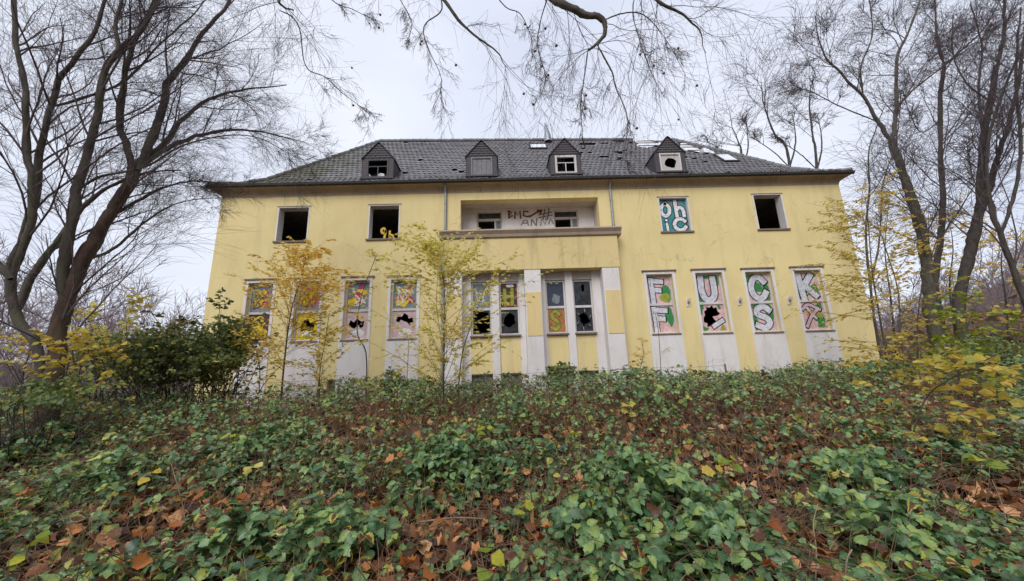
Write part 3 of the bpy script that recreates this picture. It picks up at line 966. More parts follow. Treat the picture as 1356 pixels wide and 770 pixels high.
# lower left windows
for k, (x0, x1, z0, z1) in enumerate(lowL):
    surround(x0, x1, z0, z1, 0.45)
    W_, U, Lw, y = window(x0, x1, z0, z1, 0.13)
    pane(W_, U, y, M['p_dull'])
    for q, (mm, c) in enumerate([('p_magenta', (.65, .45)), ('p_orange', (.4, .4)), ('p_red', (.68, .25)), ('p_yellow', (.5, .3)), ('p_magenta', (.55, .72)), ('p_green', (.2, .6)), ('p_yellow', (.5, .6)), ('p_red', (.6, .35)), ('p_yellow', (.35, .3))]):
        patch(W_, blob(c[0]+random.uniform(-.14, .14), c[1]+random.uniform(-.12, .12), random.uniform(.14, .30), random.uniform(.08, .2), 14, .45), y-0.001-0.0012*q, M[mm], *U)
    sc_ = MB()
    for q in range(4):
        pts = [(U[0]+(U[1]-U[0])*random.uniform(.12, .88), U[2]+(U[3]-U[2])*random.uniform(.12, .85)) for _ in range(4)]
        stroke(sc_, densify(pts), 0.03, y-0.011-0.0012*q)
    sc_.build('graffiti_line', M['p_whitep'] if k > 1 else M['p_maroon'], W_)
    if k == 0:
        pane(W_, Lw, y, M['p_maroon'])
        for q in range(5):
            sc_ = MB()
            pts = [(Lw[0]+(Lw[1]-Lw[0])*random.uniform(.12, .88), Lw[2]+(Lw[3]-Lw[2])*random.uniform(.1, .88)) for _ in range(5)]
            stroke(sc_, densify(pts), 0.07, y-0.002-0.0012*q)
            sc_.build('graffiti_line', M['p_yellow'], W_)
    else:
        hs = {1: [(.2, .5), (.3, .72), (.5, .8), (.62, .62), (.86, .7), (.8, .42), (.6, .3), (.45, .38), (.2, .3)],
              2: [(.1, .5), (.2, .7), (.35, .6), (.5, .75), (.7, .62), (.85, .66), (.8, .42), (.66, .38), (.55, .5), (.4, .36), (.22, .42)],
              3: [(.14, .62), (.2, .8), (.4, .78), (.5, .92), (.66, .82), (.68, .7), (.86, .74), (.9, .5), (.74, .44), (.62, .56), (.5, .6), (.36, .66), (.28, .56)]}[k]
        pane(W_, Lw, y, M['p_rose'] if k != 1 else M['p_yellow'], hs)
        for q, (mm, bl) in enumerate([('p_whitep', blob(.55, .2, .3, .13, j=.15)), ('p_pink', blob(.12, .3, .08, .2, j=.15)), ('p_lime' if k == 1 else 'p_silver', blob(.5, .12, .2, .08, j=.15))]):
            patch(W_, bl, y-0.001-0.0012*q, M[mm], *Lw)

# --- projecting bay with balcony above
YP = 13.5
bay = MB().box(-2.27, 4.45, YP, YF-0.003, 5.56, 6.84).build('balcony_wall', M['yellow_stained'], B, bevel=0.01)
led = MB()
led.prism([(YP-0.17, 7.16), (YP-0.19, 7.10), (YP-0.10, 6.98), (YP-0.07, 6.88), (YP-0.03, 6.845), (YP+0.22, 6.845), (YP+0.22, 7.16)], -2.42, 4.6)
led.box(-2.42, -2.14, YP+0.22, YF-0.004, 6.846, 7.158).box(4.32, 4.6, YP+0.22, YF-0.004, 6.846, 7.158)
led.build('balcony_ledge', M['ledge'], B)
for k, (a, b) in enumerate(((-2.25, -1.58), (0.78, 1.40), (3.75, 4.40))):
    pl = MB().box(a, b, YP+0.02, YF+0.2, -0.5, 5.558).build('pillar', M['white'], B, bevel=0.012)
    MB().box(a+0.045, b-0.03, YP+0.002, YP+0.018, 3.04, 4.67).build('inset_panel', M['ochre'], pl)
for k, (a, b) in enumerate(((-1.58, 0.78), (1.40, 3.75))):
    wins = ((-1.28, -0.5), (-0.2, 0.56)) if k == 0 else ((1.6, 2.36), (2.66, 3.42))
    yi = YF-0.05
    jm = MB()
    jm.box(a+0.002, wins[0][0]-0.002, yi, yi+0.3, -0.5, 5.556).box(wins[1][1]+0.002, b-0.002, yi, yi+0.3, -0.5, 5.556)
    jm.build('jamb', M['white'], B)
    MB().box(wins[0][1]+0.002, wins[1][0]-0.002, yi-0.06, yi+0.3, -0.5, 5.556).build('mullion', M['white'], B, bevel=0.01)
    for j, (c, d) in enumerate(wins):
        MB().box(c, d, yi+0.02, yi+0.3, 5.23, 5.555).build('lintel', M['render'], B)
        MB().box(c, d, yi+0.01, yi+0.3, 1.74, 3.08).build('spandrel', M['yellow'], B)
        MB().box(c, d, yi+0.20, yi+0.3, -0.5, 1.735).build('cellar_wall', M['inside'], B)
        W_, U, Lw, y = window(c, d, 3.15, 5.22, 0.12, base=yi+0.08)
        q = k*2+j
        if q == 0:
            pane(W_, U, y, M['p_dull'])
            sc_ = MB()
            for s in range(9):
                p = [(U[0]+random.uniform(.1, .6)*(U[1]-U[0]), U[2]+random.uniform(.1, .9)*(U[3]-U[2])) for _ in range(2)]
                p[1] = (min(U[1]-.05, p[0][0]+random.uniform(.05, .25)), p[1][1])
                stroke(sc_, p, 0.025, y-0.002-0.001*s)
            sc_.build('graffiti_line', M['p_whitep'], W_)
            pane(W_, Lw, y, M['glass'], [(.05, .1), (.3, .05), (.9, .08), (.95, .5), (.9, .92), (.5, .95), (.1, .9)])
        elif q == 1:
            pane(W_, U, y, M['p_maroon'])
            letter(W_, 'H', U[0]+.05, U[1]-.06, U[2]+.10, U[3]-.18, y-0.003, M['p_lime'], M['p_black'], 0.24, 0.08)
            patch(W_, blob(.3, .15, .22, .10, 14, .5), y-0.0015, M['p_yellow'], *U)
            patch(W_, blob(.6, .9, .25, .07), y-0.001, M['p_whitep'], *U)
            pane(W_, Lw, y, M['glass'], blob(.5, .55, .34, .28, 13, .2))
        elif q == 2:
            pane(W_, U, y, M['p_navy'])
            patch(W_, blob(.55, .3, .25, .2), y-0.001, M['p_dull'], *U)
            pane(W_, Lw, y, M['p_rust'])
            letter(W_, 'S', U[0]+.02, U[1]-.12, Lw[2]+.05, Lw[3]-.05, y-0.004, M['p_lime'], M['p_maroon'], 0.26, 0.08)
        else:
            pane(W_, U, y, M['glass'], [(.5, .55), (.44, .8), (.56, .9), (.66, .84), (.64, .62)])
            pane(W_, Lw, y, M['glass'], blob(.5, .5, .30, .26, 17, .35))
            for s_ in range(6):
                a_ = 6.28*s_/6+.3
                mb_ = MB()
                stroke(mb_, [(Lw[0]+(Lw[1]-Lw[0])*(.5+.36*math.cos(a_)), Lw[2]+(Lw[3]-Lw[2])*(.5+.32*math.sin(a_))), (Lw[0]+(Lw[1]-Lw[0])*(.5+.47*math.cos(a_+.1)), Lw[2]+(Lw[3]-Lw[2])*(.5+.46*math.sin(a_+.1)))], 0.012, y-0.002)
                mb_.build('crack', M['p_silver'], W_)

# --- loggia
a, b, z0, z1 = loggia
yb = 14.9
MB().poly([(a, YF+TH, 6.5), (a, yb, 6.5), (a, yb, 8.84), (a, YF+TH, 8.84)][::-1]).poly([(b, YF+TH, 6.5), (b, yb, 6.5), (b, yb, 8.84), (b, YF+TH, 8.84)]) \
    .poly([(a, YF+TH, 8.722), (b, YF+TH, 8.722), (b, yb, 8.722), (a, yb, 8.722)][::-1]).build('loggia_lining', M['render'], B)
lw = [(-1.09, 0.0, 6.6, 8.63), (2.24, 3.31, 6.6, 8.61)]
mb = MB()
wall_with_holes(mb, a, b, 6.5, 8.84, yb, 0.2, lw)
lback = mb.build('loggia_wall', M['white'], B)
MB().box(a+0.01, b-0.01, YF+0.02, yb-0.01, 6.86, 6.895).build('balcony_floor', M['ledge'], B)
for k, (c, d, e, f) in enumerate(lw):
    fr = MB()
    y = yb+0.08
    fr.box(c, c+.06, y, y+.06, e, f).box(d-.06, d, y, y+.06, e, f).box(c+.06, d-.06, y, y+.06, f-.06, f).box(c+.06, d-.06, y-0.01, y+.07, 8.20, 8.30)
    fr.box(d-0.34, d-0.26, y, y+.06, e, 8.20)
    W_ = fr.build('window', M['frame'], B)
    pane(W_, (c+.06, d-.06, 8.30, f-.06), y+0.03, M['glass'])
    pane(W_, (d-.26, d-.06, e, 8.20), y+0.03, M['p_dull'])
yg = yb-0.006
sc_ = MB()
lines_ = [[(.30, 8.42), (.30, 8.12)], [(.30, 8.42), (.44, 8.36), (.32, 8.28), (.47, 8.2), (.30, 8.12)], [(.55, 8.1), (.58, 8.42), (.68, 8.22), (.78, 8.42), (.80, 8.1)],
          [(1.12, 8.38), (.95, 8.4), (.92, 8.2), (1.1, 8.14), (1.2, 8.18)], [(1.2, 8.14), (1.45, 8.3), (1.72, 8.42)], [(1.72, 8.42), (1.56, 8.42)], [(1.72, 8.42), (1.66, 8.28)]]
lines_ = [[(a_, b_+0.18) for a_, b_ in l] for l in lines_]
for q, l in enumerate(lines_): stroke(sc_, l, 0.075, yg-0.0012*q)
sc_.build('graffiti_line', M['p_brown'], lback)
sc_ = MB()
lines_ = [[(.82, 7.78), (.95, 8.0), (1.08, 7.98), (1.12, 7.76)], [(.86, 7.86), (1.1, 7.86)], [(1.24, 7.75), (1.28, 8.02)], [(1.28, 8.02), (1.46, 7.74)], [(1.46, 7.74), (1.5, 8.05)],
          [(1.66, 7.74), (1.7, 8.05), (1.86, 7.76), (1.9, 8.05)], [(1.6, 8.22), (2.15, 8.34)], [(1.6, 8.1), (2.16, 8.2)], [(1.78, 8.02), (1.86, 8.46)], [(1.96, 8.0), (2.05, 8.5)], [(2.0, 7.8), (2.1, 8.04), (2.2, 7.8)]]
lines_ = [[(a_, b_+0.17) for a_, b_ in l] for l in lines_]
for q, l in enumerate(lines_): stroke(sc_, l, 0.05, yg-0.0012*q)
sc_.build('graffiti_line', M['p_greyt'], lback)

# --- downpipes, wall lamps, cellar openings
def downpipe(x, y, ztop, zbot, swan=True):
    pts = [(x, y-0.18, ztop+0.28), (x, y-0.02, ztop+0.02), (x, y, ztop-0.25), (x, y, zbot)] if swan else [(x, y, ztop), (x, y, (ztop+zbot)/2), (x, y, zbot)]
    p = tube_obj('downpipe', pts, 0.05, 0.05, M['zinc'], B, 8, 20)
    z = ztop-0.5
    while z > zbot+0.2:
        V, F = tubes(np.array([[(x, y, z-0.03), (x, y, z+0.03)]]), np.array([[0.062, 0.062]]), 8)
        mesh_np('pipe_bracket', V, F, M['zinc'], p)
        z -= 1.1
downpipe(-2.28, 13.92, 9.05, 7.165)
downpipe(4.49, 13.92, 9.05, 7.165)
downpipe(-2.36, 13.90, 6.84, 0.4, False)
for x, z in ((7.09, 4.2), (9.1, 4.18), (11.06, 4.16)):
    lp = MB().box(x-0.05, x+0.05, YF-0.03, YF-0.002, z-0.16, z+0.12).build('wall_lamp', M['white'], B)
    V, F = tubes(np.array([[(x, YF-0.03, z), (x, YF-0.10, z-0.05), (x+0.02, YF-0.13, z+0.02)]]), np.array([[0.02]*3]), 6)
    mesh_np('lamp_arm', V, F, M['sill'], lp)
    V, F = tubes(np.array([[(x+0.02, YF-0.13, z), (x+0.02, YF-0.13, z+0.03), (x+0.02, YF-0.13, z+0.14)]]), np.array([[0.02, 0.045, 0.06]]), 8)
    mesh_np('lamp_socket', V, F, M['white'], lp)
for (a, b, c, d) in cellars:
    f_ = MB().box(a, b, YF+0.2, YF+0.22, c, d).build('cellar_window', M['inside'], B)
    MB().box((a+b)/2-0.02, (a+b)/2+0.02, YF+0.17, YF+0.198, c, d).build('glazing_bar', M['sill'], f_)

# --- moss and weeds in the gutter
n_ = 900
gxs = EX0+(EX1-EX0)*rng.random(n_)**0.6
P = np.zeros((n_, 3, 3))
P[:, 0] = np.stack([gxs, EY0-0.05+0.06*rng.random(n_), np.full(n_, EZ+0.07)], 1)
dirn = np.stack([rng.normal(0, .7, n_), rng.normal(-.2, .5, n_), np.full(n_, 1.0)], 1)
ln = (0.03+0.10*rng.random(n_)*(0.3+fbm(gxs*1.3, gxs*0, 4)))[:, None]
P[:, 1] = P[:, 0]+dirn*ln*.6
P[:, 2] = P[:, 0]+dirn*ln+np.array([0, 0, -0.01])
V, F = tubes(P, np.tile([0.016, 0.016, 0.004], (n_, 1)), 3)
props(mesh_np('moss', V, F, M['moss'], gut), kind='stuff')

# ------------------------------------------------------------------ trees
def norm(a): return a/(np.linalg.norm(a, axis=-1, keepdims=True)+1e-9)
def grow(st, di, ln, K, wob, bias):
    n = len(st)
    P = np.zeros((n, K+1, 3))
    P[:, 0] = st
    d = norm(di)
    for k in range(K):
        d = norm(d+wob*rng.standard_normal((n, 3))+np.asarray(bias))
        P[:, k+1] = P[:, k]+d*(ln/K)[:, None]
    return P
def spawn(P, R, per, ang, t0=0.25, t1=1.0, up=0.0):
    """children along polylines: start, direction, radius"""
    n, k, _ = P.shape
    t = t0+(t1-t0)*rng.random((n, per))
    f = t*(k-1)
    i = np.minimum(f.astype(int), k-2)
    u = (f-i)[..., None]
    r = np.arange(n)[:, None]
    st = P[r, i]*(1-u)+P[r, i+1]*u
    tan = norm(P[r, i+1]-P[r, i])
    rad = R[r, i]*(1-u[..., 0])+R[r, i+1]*u[..., 0]
    rv = rng.standard_normal(tan.shape)
    perp = norm(rv-tan*np.sum(rv*tan, -1, keepdims=True))
    a = (ang*(0.7+0.6*rng.random(t.shape)))[..., None]
    d = norm(np.cos(a)*tan+np.sin(a)*perp+np.array([0, 0, up]))
    return st.reshape(-1, 3), d.reshape(-1, 3), rad.reshape(-1), t.reshape(-1)
def resample(pts, n): return catmull(pts, n)
def jitter_limb(P, r):
    n = len(P)
    j = rng.standard_normal((n, 3))*r*0.13
    j[0] = 0
    return P+j

def bare_tree(name, label, limbs, base, group=None, bark='bark', l1=(7, 1.0), l2=7, l3=5, up=0.25, droop=-0.03, twig_r=0.0045, cat='tree', twig='twig', min_t=0.3, sides=9, trunk_bark=None, rs=0.58, cap=0.026, l3len=(0.35, 0.5), l2len=(0.3, 0.4), wob=0.10):
    """limbs: list of (points, r0, r1); the first is the trunk"""
    root = thing(name, tuple(base), label, cat, group)
    LP, LR = [], []
    for q, (pts, r0, r1) in enumerate(limbs):
        r0, r1 = r0*rs, r1*rs
        P = jitter_limb(resample(pts, 21), min(r0, .10))
        R = np.linspace(r0, r1, 21)*(1+0.06*rng.standard_normal(21))
        if q == 0: R[0] *= 1.55; R[1] *= 1.2        # root flare
        if q: R[0] *= 0.45; R[1] *= 0.75; R[2] *= 0.92       # grows out of its parent without a collar
        PF = catmull(P, 64)
        RF = np.interp(np.linspace(0, 20, 64), np.arange(21), R)
        V, F = tubes(PF[None], RF[None], sides)
        VC = np.repeat(PF, sides, axis=0)
        V = VC+(V-VC)*(1+0.09*rng.standard_normal((len(V), 1)).clip(-1.5, 1.5))
        mesh_np('trunk' if q == 0 else 'limb', V, F, M[trunk_bark if (q == 0 and trunk_bark) else bark], root, smooth=True)
        LP.append(P)
        LR.append(R)
    LP, LR = np.array(LP), np.array(LR)
    llen = np.sum(np.linalg.norm(np.diff(LP, axis=1), axis=2), 1)
    Vs, Fs, o = [], [], 0
    def add(P, R, s):
        nonlocal o
        V, F = tubes(P, R, s)
        Vs.append(V)
        Fs.append(F+o)
        o += len(V)
    s1, d1, r1, t1 = spawn(LP, LR, l1[0], 0.75, min_t, 1.0, up)
    n1 = l1[1]*(0.5+0.7*rng.random(len(s1)))*np.repeat(llen, l1[0])/3.2*(1.25-0.6*t1)
    P1 = grow(s1, d1, n1, 8, wob, (0, 0, up*0.25))
    q1 = np.clip(r1*0.42, twig_r*2.0, cap)
    R1 = q1[:, None]*np.linspace(1, 0.3, 9)[None]
    add(P1, R1, 5)
    s2, d2, r2, t2 = spawn(P1, R1, l2, 0.7, 0.15, 1.0, up*0.5)
    n2 = np.repeat(n1, l2)*(l2len[0]+l2len[1]*rng.random(len(s2)))
    P2 = grow(s2, d2, n2, 6, wob, (0, 0, droop))
    R2 = np.clip(r2*0.5, twig_r*1.25, cap*.4)[:, None]*np.linspace(1, 0.4, 7)[None]
    add(P2, R2, 4)
    s3, d3, r3, t3 = spawn(P2, R2, l3, 0.65, 0.1, 1.0, 0)
    n3 = np.repeat(n2, l3)*(l3len[0]+l3len[1]*rng.random(len(s3)))
    P3 = grow(s3, d3, n3, 4, wob*1.2, (0, 0, droop*2))
    R3 = np.full(len(s3), twig_r)[:, None]*np.linspace(1, 0.5, 5)[None]
    add(P3, R3, 3)
    props(mesh_np('twigs', np.concatenate(Vs), np.concatenate(Fs), M[twig], root), kind='stuff')
    return root, (P1, P2, P3)

def L(Y0, Y1, *px):
    n = len(px)
    return [at(p[0], p[1], Y0+(Y1-Y0)*k/(n-1)) for k, p in enumerate(px)]

# --- big many stemmed tree on the left
b0 = at(68, 548, 7.0)
b0[2] = float(ground_z(b0[0], b0[1]))-0.1
LT = [
 ([b0]+L(7.0, 7.4, (70, 500), (76, 473), (84, 411), (109, 349), (135, 302), (160, 262), (180, 226)), 0.27, 0.20),
 (L(7.4, 6.6, (172, 250), (170, 203), (159, 163), (166, 112), (173, 68), (190, 30), (204, 5), (222, -60)), 0.15, 0.05),
 (L(7.4, 8.4, (182, 226), (190, 212), (217, 192), (237, 163), (278, 132), (326, 119), (380, 112)), 0.17, 0.02),
 (L(7.4, 7.8, (182, 228), (203, 180), (217, 136), (224, 108), (251, 71), (271, 41), (300, 8), (330, -60)), 0.19, 0.05),
 (L(7.4, 8.8, (186, 222), (225, 195), (270, 178), (320, 172), (370, 180), (410, 192)), 0.11, 0.015),
 (L(7.1, 6.4, (86, 400), (85, 360), (87, 331), (98, 287), (105, 245), (122, 176), (132, 136), (139, 92), (158, 66), (183, 44), (205, 10), (235, -60)), 0.20, 0.06),
 (L(6.4, 6.3, (139, 92), (156, 66), (153, 34), (160, 5), (170, -60)), 0.09, 0.04),
 ([b0+np.array([-.15, 0, .15])]+L(6.9, 6.2, (52, 470), (20, 420), (14, 370), (25, 330), (41, 286), (51, 240), (54, 190), (68, 142), (81, 105), (102, 75), (128, 35), (145, -30)), 0.17, 0.06),
 (L(6.9, 8.2, (22, 425), (35, 380), (73, 324), (109, 276), (145, 247), (190, 230), (240, 226)), 0.15, 0.03),
 (L(6.6, 6.0, (14, 375), (40, 300), (43, 251), (37, 203), (34, 136), (24, 68), (18, 5), (16, -60)), 0.14, 0.06),
 (L(7.2, 8.8, (112, 345), (150, 330), (195, 292), (240, 268), (290, 262)), 0.07, 0.012),
 (L(7.4, 8.8, (150, 285), (190, 262), (225, 246), (262, 240), (300, 245)), 0.08, 0.012),
 (L(7.0, 7.6, (100, 255), (130, 235), (190, 222), (250, 190), (330, 180), (395, 210)), 0.06, 0.012),
 (L(6.6, 7.4, (68, 142), (110, 130), (165, 108), (210, 60), (250, 25), (290, -20)), 0.06, 0.02),
 (L(6.2, 5.6, (14, 370), (-40, 300), (-80, 200), (-100, 90), (-90, -40)), 0.16, 0.06),
]
tl, tw = bare_tree('plane_tree', 'large leaning multi stemmed bare tree with mossy limbs at left', LT, b0, None, 'bark', (12, 1.15), 9, 10, 0.08, -0.005, 0.0025, trunk_bark='bark_red', sides=14, rs=0.49, cap=0.02, wob=0.085)

# --- bare trees on the right
def right_tree(label, base_px, Y, limbs, **kw):
    b = at(*base_px, Y)
    b[2] = float(ground_z(b[0], b[1]))-0.1
    limbs[0] = ([b]+limbs[0][0], limbs[0][1], limbs[0][2])
    return bare_tree('bare_tree', label, limbs, b, 'bare trees right of the building', **kw)
right_tree('bare tree with forked trunk nearest the right corner of the building', (1236, 445), 14.5, [
 (L(14.5, 14.4, (1235, 420), (1229, 374), (1220, 309), (1204, 257), (1194, 223), (1180, 186)), 0.40, 0.22),
 (L(14.4, 14.0, (1180, 188), (1163, 162), (1143, 128), (1116, 101), (1089, 68), (1079, 20)), 0.16, 0.03),
 (L(14.4, 14.8, (1181, 188), (1184, 172), (1187, 142), (1188, 78), (1204, 40), (1225, -20)), 0.18, 0.06),
 (L(14.6, 15.2, (1187, 142), (1211, 118), (1255, 84), (1290, 60)), 0.09, 0.03),
 (L(14.2, 13.6, (1143, 128), (1140, 90), (1155, 45), (1150, -10)), 0.07, 0.03),
 (L(14.3, 14.0, (1163, 162), (1110, 140), (1070, 120), (1045, 122)), 0.05, 0.015)], l1=(12, 1.0), l2=9, l3=7, up=0.2, twig_r=0.0062)
right_tree('tall straight bare tree standing close against the forked one', (1241, 445), 15.2, [
 (L(15.2, 15.4, (1240, 400), (1238, 367), (1245, 313), (1249, 262), (1245, 203), (1245, 142), (1250, 84)), 0.24, 0.13),
 (L(15.4, 15.2, (1250, 86), (1241, 51), (1238, 8), (1232, -50)), 0.11, 0.05),
 (L(15.4, 15.8, (1250, 86), (1272, 68), (1305, 35), (1330, -10)), 0.09, 0.04),
 (L(15.4, 15.0, (1245, 160), (1220, 175), (1205, 150), (1195, 120)), 0.05, 0.02)], l1=(12, 1.0), l2=9, l3=7, up=0.2, twig_r=0.0062)
right_tree('thick dark bare tree leaning right with twin upper stems', (1268, 450), 14.0, [
 (L(14.0, 14.0, (1271, 411), (1285, 331), (1296, 285), (1299, 257), (1302, 189), (1312, 135), (1320, 88)), 0.34, 0.17),
 (L(14.0, 13.6, (1320, 90), (1329, 47), (1330, 5), (1333, -60)), 0.15, 0.06),
 (L(14.0, 13.2, (1294, 290), (1309, 257), (1319, 216), (1336, 162), (1347, 118), (1358, 40)), 0.20, 0.08),
 (L(14.0, 14.6, (1303, 190), (1296, 120), (1300, 60), (1285, 5)), 0.09, 0.04),
 (L(14.0, 14.6, (1312, 135), (1280, 110), (1262, 70), (1262, 20)), 0.07, 0.03)], bark='bark_dark', l1=(12, 1.0), l2=9, l3=7, up=0.2, twig_r=0.006)
right_tree('bare tree at the right edge of the view leaning left', (1378, 455), 12.5, [
 (L(12.5, 12.5, (1365, 420), (1347, 371), (1325, 313), (1311, 269), (1306, 215), (1318, 150), (1350, 70)), 0.18, 0.06),
 (L(12.5, 12.0, (1325, 313), (1345, 250), (1352, 180), (1345, 100), (1352, 10)), 0.11, 0.05),
 (L(12.5, 12.8, (1311, 269), (1290, 240), (1280, 190)), 0.05, 0.02)], bark='bark_dark', l1=(12, 1.0), l2=8, l3=7, up=0.2, twig_r=0.0065)
right_tree('slender twin stemmed bare tree beside the right corner of the building', (1167, 475), 12.8, [
 (L(12.8, 13.0, (1163, 453), (1153, 385), (1147, 313), (1151, 250), (1150, 203), (1160, 172), (1172, 140)), 0.085, 0.025),
 (L(12.8, 13.2, (1152, 385), (1165, 313), (1168, 250), (1180, 210), (1188, 180)), 0.055, 0.02)], bark='bark_dark', l1=(10, 0.7), l2=5, l3=4, up=0.2, twig_r=0.006)
right_tree('thin young bare tree between the slender and the forked trees', (1194, 475), 13.5, [
 (L(13.5, 13.6, (1193, 453), (1189, 385), (1171, 324), (1160, 290)), 0.06, 0.02)], bark='bark_dark', l1=(9, 0.9), l2=5, l3=4, up=0.2, twig_r=0.006)
for q, (lab, bx, Yd, pl) in enumerate([
    ('bare tree behind the roof nearest the dormers', 1052, 30, ((1046, 222), (1025, 176), (1012, 140), (1008, 110))),
    ('bare tree rising behind the right end of the roof', 1084, 31, ((1082, 225), (1076, 180), (1072, 130), (1080, 90))),
    ('low bare tree showing behind the broken part of the roof', 985, 33, ((983, 225), (978, 190), (968, 165)))]):
    b = at(bx, 450, Yd)
    b[2] = float(ground_z(b[0], b[1]))-0.1
    tip = L(Yd, Yd, *pl)
    bare_tree('bare_tree', lab, [([b]+tip, 0.26, 0.04), ([tip[0]]+[tip[0]+np.array([1.0, 0, 2.4]), tip[0]+np.array([1.3, 0, 4.6]), tip[0]+np.array([1.8, .5, 6.2])], 0.14, 0.03),
        ([tip[0]]+[tip[0]+np.array([-1.2, 0, 1.6]), tip[0]+np.array([-2.3, .3, 3.0]), tip[0]+np.array([-3.0, .5, 3.8])], 0.10, 0.02)], b,
        'bare trees behind the roof', l1=(9, 0.9), l2=6, l3=5, up=0.25, twig_r=0.014, bark='bark_dark', min_t=0.45)

# --- tree behind the viewer whose boughs hang into the top of the view
tb = np.array([-3.2, -5.0, float(ground_z(-3.2, -5.0))-0.1])
entry = L(4.9, 4.7, (700, -40), (745, 6), (775, 20), (798, 26), (799, 50), (778, 65))
OT = [
 ([tb, (-3.2, -4.9, 3), (-3.0, -4.6, 6), (-2.4, -3.4, 9), (-1.8, -1.6, 10.6)], 0.45, 0.26),
 ([(-2.0, -2.0, 10.2), (-1.2, 0.6, 10.0), (-0.4, 3.0, 9.2)]+entry, 0.20, 0.036),
 (L(4.7, 4.6, (779, 64), (774, 100), (769, 140), (772, 183)), 0.022, 0.008),
 (L(4.7, 4.8, (790, 58), (810, 95), (815, 115), (831, 160), (822, 225)), 0.028, 0.008),
 (L(4.8, 5.2, (799, 27), (825, 18), (852, 20), (880, 50), (908, 100)), 0.024, 0.006),
 ([(-1.9, -1.8, 10.4), (-1.4, 1.5, 11.0), (-1.0, 3.4, 10.0)]+L(5.2, 5.4, (560, -50), (590, 2), (622, 42), (655, 66), (672, 90)), 0.12, 0.008),
 (L(5.2, 5.3, (575, -30), (585, 12), (562, 34), (566, 62), (585, 108), (570, 150)), 0.026, 0.006),
 (L(5.2, 5.0, (640, -30), (668, 8), (690, 20), (705, 60), (700, 100)), 0.022, 0.006),
 (L(5.2, 5.0, (735, -30), (718, 20), (712, 60), (722, 100), (716, 128)), 0.022, 0.006),
 ([(-2.2, -2.6, 9.8), (0.5, 0.5, 11.0), (2.0, 3.2, 10.2)]+L(5.0, 5.2, (835, -50), (870, 0), (900, 16), (925, 40), (935, 70)), 0.12, 0.008),
 (L(5.0, 5.2, (850, -30), (838, 12), (846, 50), (862, 95), (880, 130)), 0.02, 0.006),
 ([(-2.6, -3.6, 9.0), (-3.2, 0.0, 10.6), (-3.4, 3.2, 9.6)]+L(5.0, 5.4, (365, -30), (370, 4), (388, 14)), 0.11, 0.022),
 (L(5.4, 5.6, (370, 14), (386, 22), (397, 40), (405, 88), (430, 102), (452, 122), (470, 136), (492, 152)), 0.026, 0.006),
 (L(5.2, 5.4, (425, -40), (440, 0), (470, 14), (500, 30)), 0.02, 0.006),
 (L(5.2, 5.4, (505, -40), (530, 0), (545, 30), (540, 56)), 0.02, 0.006),
]
ot, otw = bare_tree('plane_tree', 'bare tree behind the viewer whose mossy hanging boughs reach over the roof', OT, tb, None, 'bark', (10, 0.62), 7, 5, -0.16, -0.07, 0.0022, min_t=0.35, rs=0.52, cap=0.006, wob=0.14, l2len=(0.35, 0.4), l3len=(0.3, 0.4))
# seed balls on the hanging twigs
me0 = None
pts = otw[1].reshape(-1, 7, 3)[:, -1]
sel = [p for p in pts if p[1] > 3.8 and p[2] < 9.2]
random.shuffle(sel)
for p in sel[:26]:
    a = np.array([[p, p-np.array([0, 0, .03]), p-np.array([0, 0, .05])]])
    if me0 is None:
        th = np.linspace(0, math.pi, 6)
        Pz = np.stack([0*th, 0*th, -0.02+0.02*np.cos(th)], 1)[None]
        V, F = tubes(Pz, (0.021*np.sin(th)+0.001)[None], 7)
        o = mesh_np('seed_ball', V, F, M['cane'])
        me0 = o.data
    else:
        o = link(bpy.data.objects.new('seed_ball', me0))
    o.parent = ot
    o.location = p-np.array(ot.location)

# --- far bare woods
def far_wood(name, label, spots, hts, tw_r):
    Vs, Fs, o = [], [], 0
    st = np.array([(x, y, float(ground_z(x, y))-0.2) for x, y in spots])
    n = len(st)
    h = np.asarray(hts)
    P = grow(st, np.stack([.3*rng.standard_normal(n), .3*rng.standard_normal(n), np.ones(n)], 1), h, 8, 0.13, (0, 0, 0.05))
    R = (h*0.006)[:, None]*np.linspace(1, .15, 9)[None]
    P1s, D1, R1_, t = spawn(P, R, 20, 0.8, 0.08, 1.0, 0.25)
    l1 = np.repeat(h, 20)*(0.16+0.2*rng.random(len(P1s)))*(1.2-0.7*t)
    P1 = grow(P1s, D1, l1, 5, 0.15, (0, 0, 0.05))
    RR1 = np.clip(R1_*.45, tw_r*1.4, .1)[:, None]*np.linspace(1, .3, 6)[None]
    P2s, D2, R2_, t = spawn(P1, RR1, 7, 0.65, 0.15, 1.0, 0.15)
    l2 = np.repeat(l1, 7)*(0.4+0.35*rng.random(len(P2s)))
    P2 = grow(P2s, D2, l2, 3, 0.2, (0, 0, 0))
    RR2 = np.full((len(P2s), 1), tw_r)*np.linspace(1, .5, 4)[None]
    for A, Bq, s in ((P, R, 6), (P1, RR1, 4), (P2, RR2, 3)):
        V, F = tubes(A, Bq, s)
        Vs.append(V)
        Fs.append(F+o)
        o += len(V)
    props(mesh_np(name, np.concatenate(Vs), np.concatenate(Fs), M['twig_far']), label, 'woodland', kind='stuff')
sp = []
while len(sp) < 130:
    az, d = math.radians(random.uniform(-66, -36)), random.uniform(24, 62)
    x, y = d*math.sin(az), d*math.cos(az)
    if not (-14 < x and 12 < y < 26): sp.append((x, y))
far_wood('woodland', 'hazy bare woodland far behind the left end of the building', sp, [random.uniform(4, 9) for _ in sp], 0.013)
sp = []
while len(sp) < 150:
    az, d = math.radians(random.uniform(40, 68)), random.uniform(34, 85)
    x, y = d*math.sin(az), d*math.cos(az)
    if not (x < 17 and 12 < y < 26): sp.append((x, y))
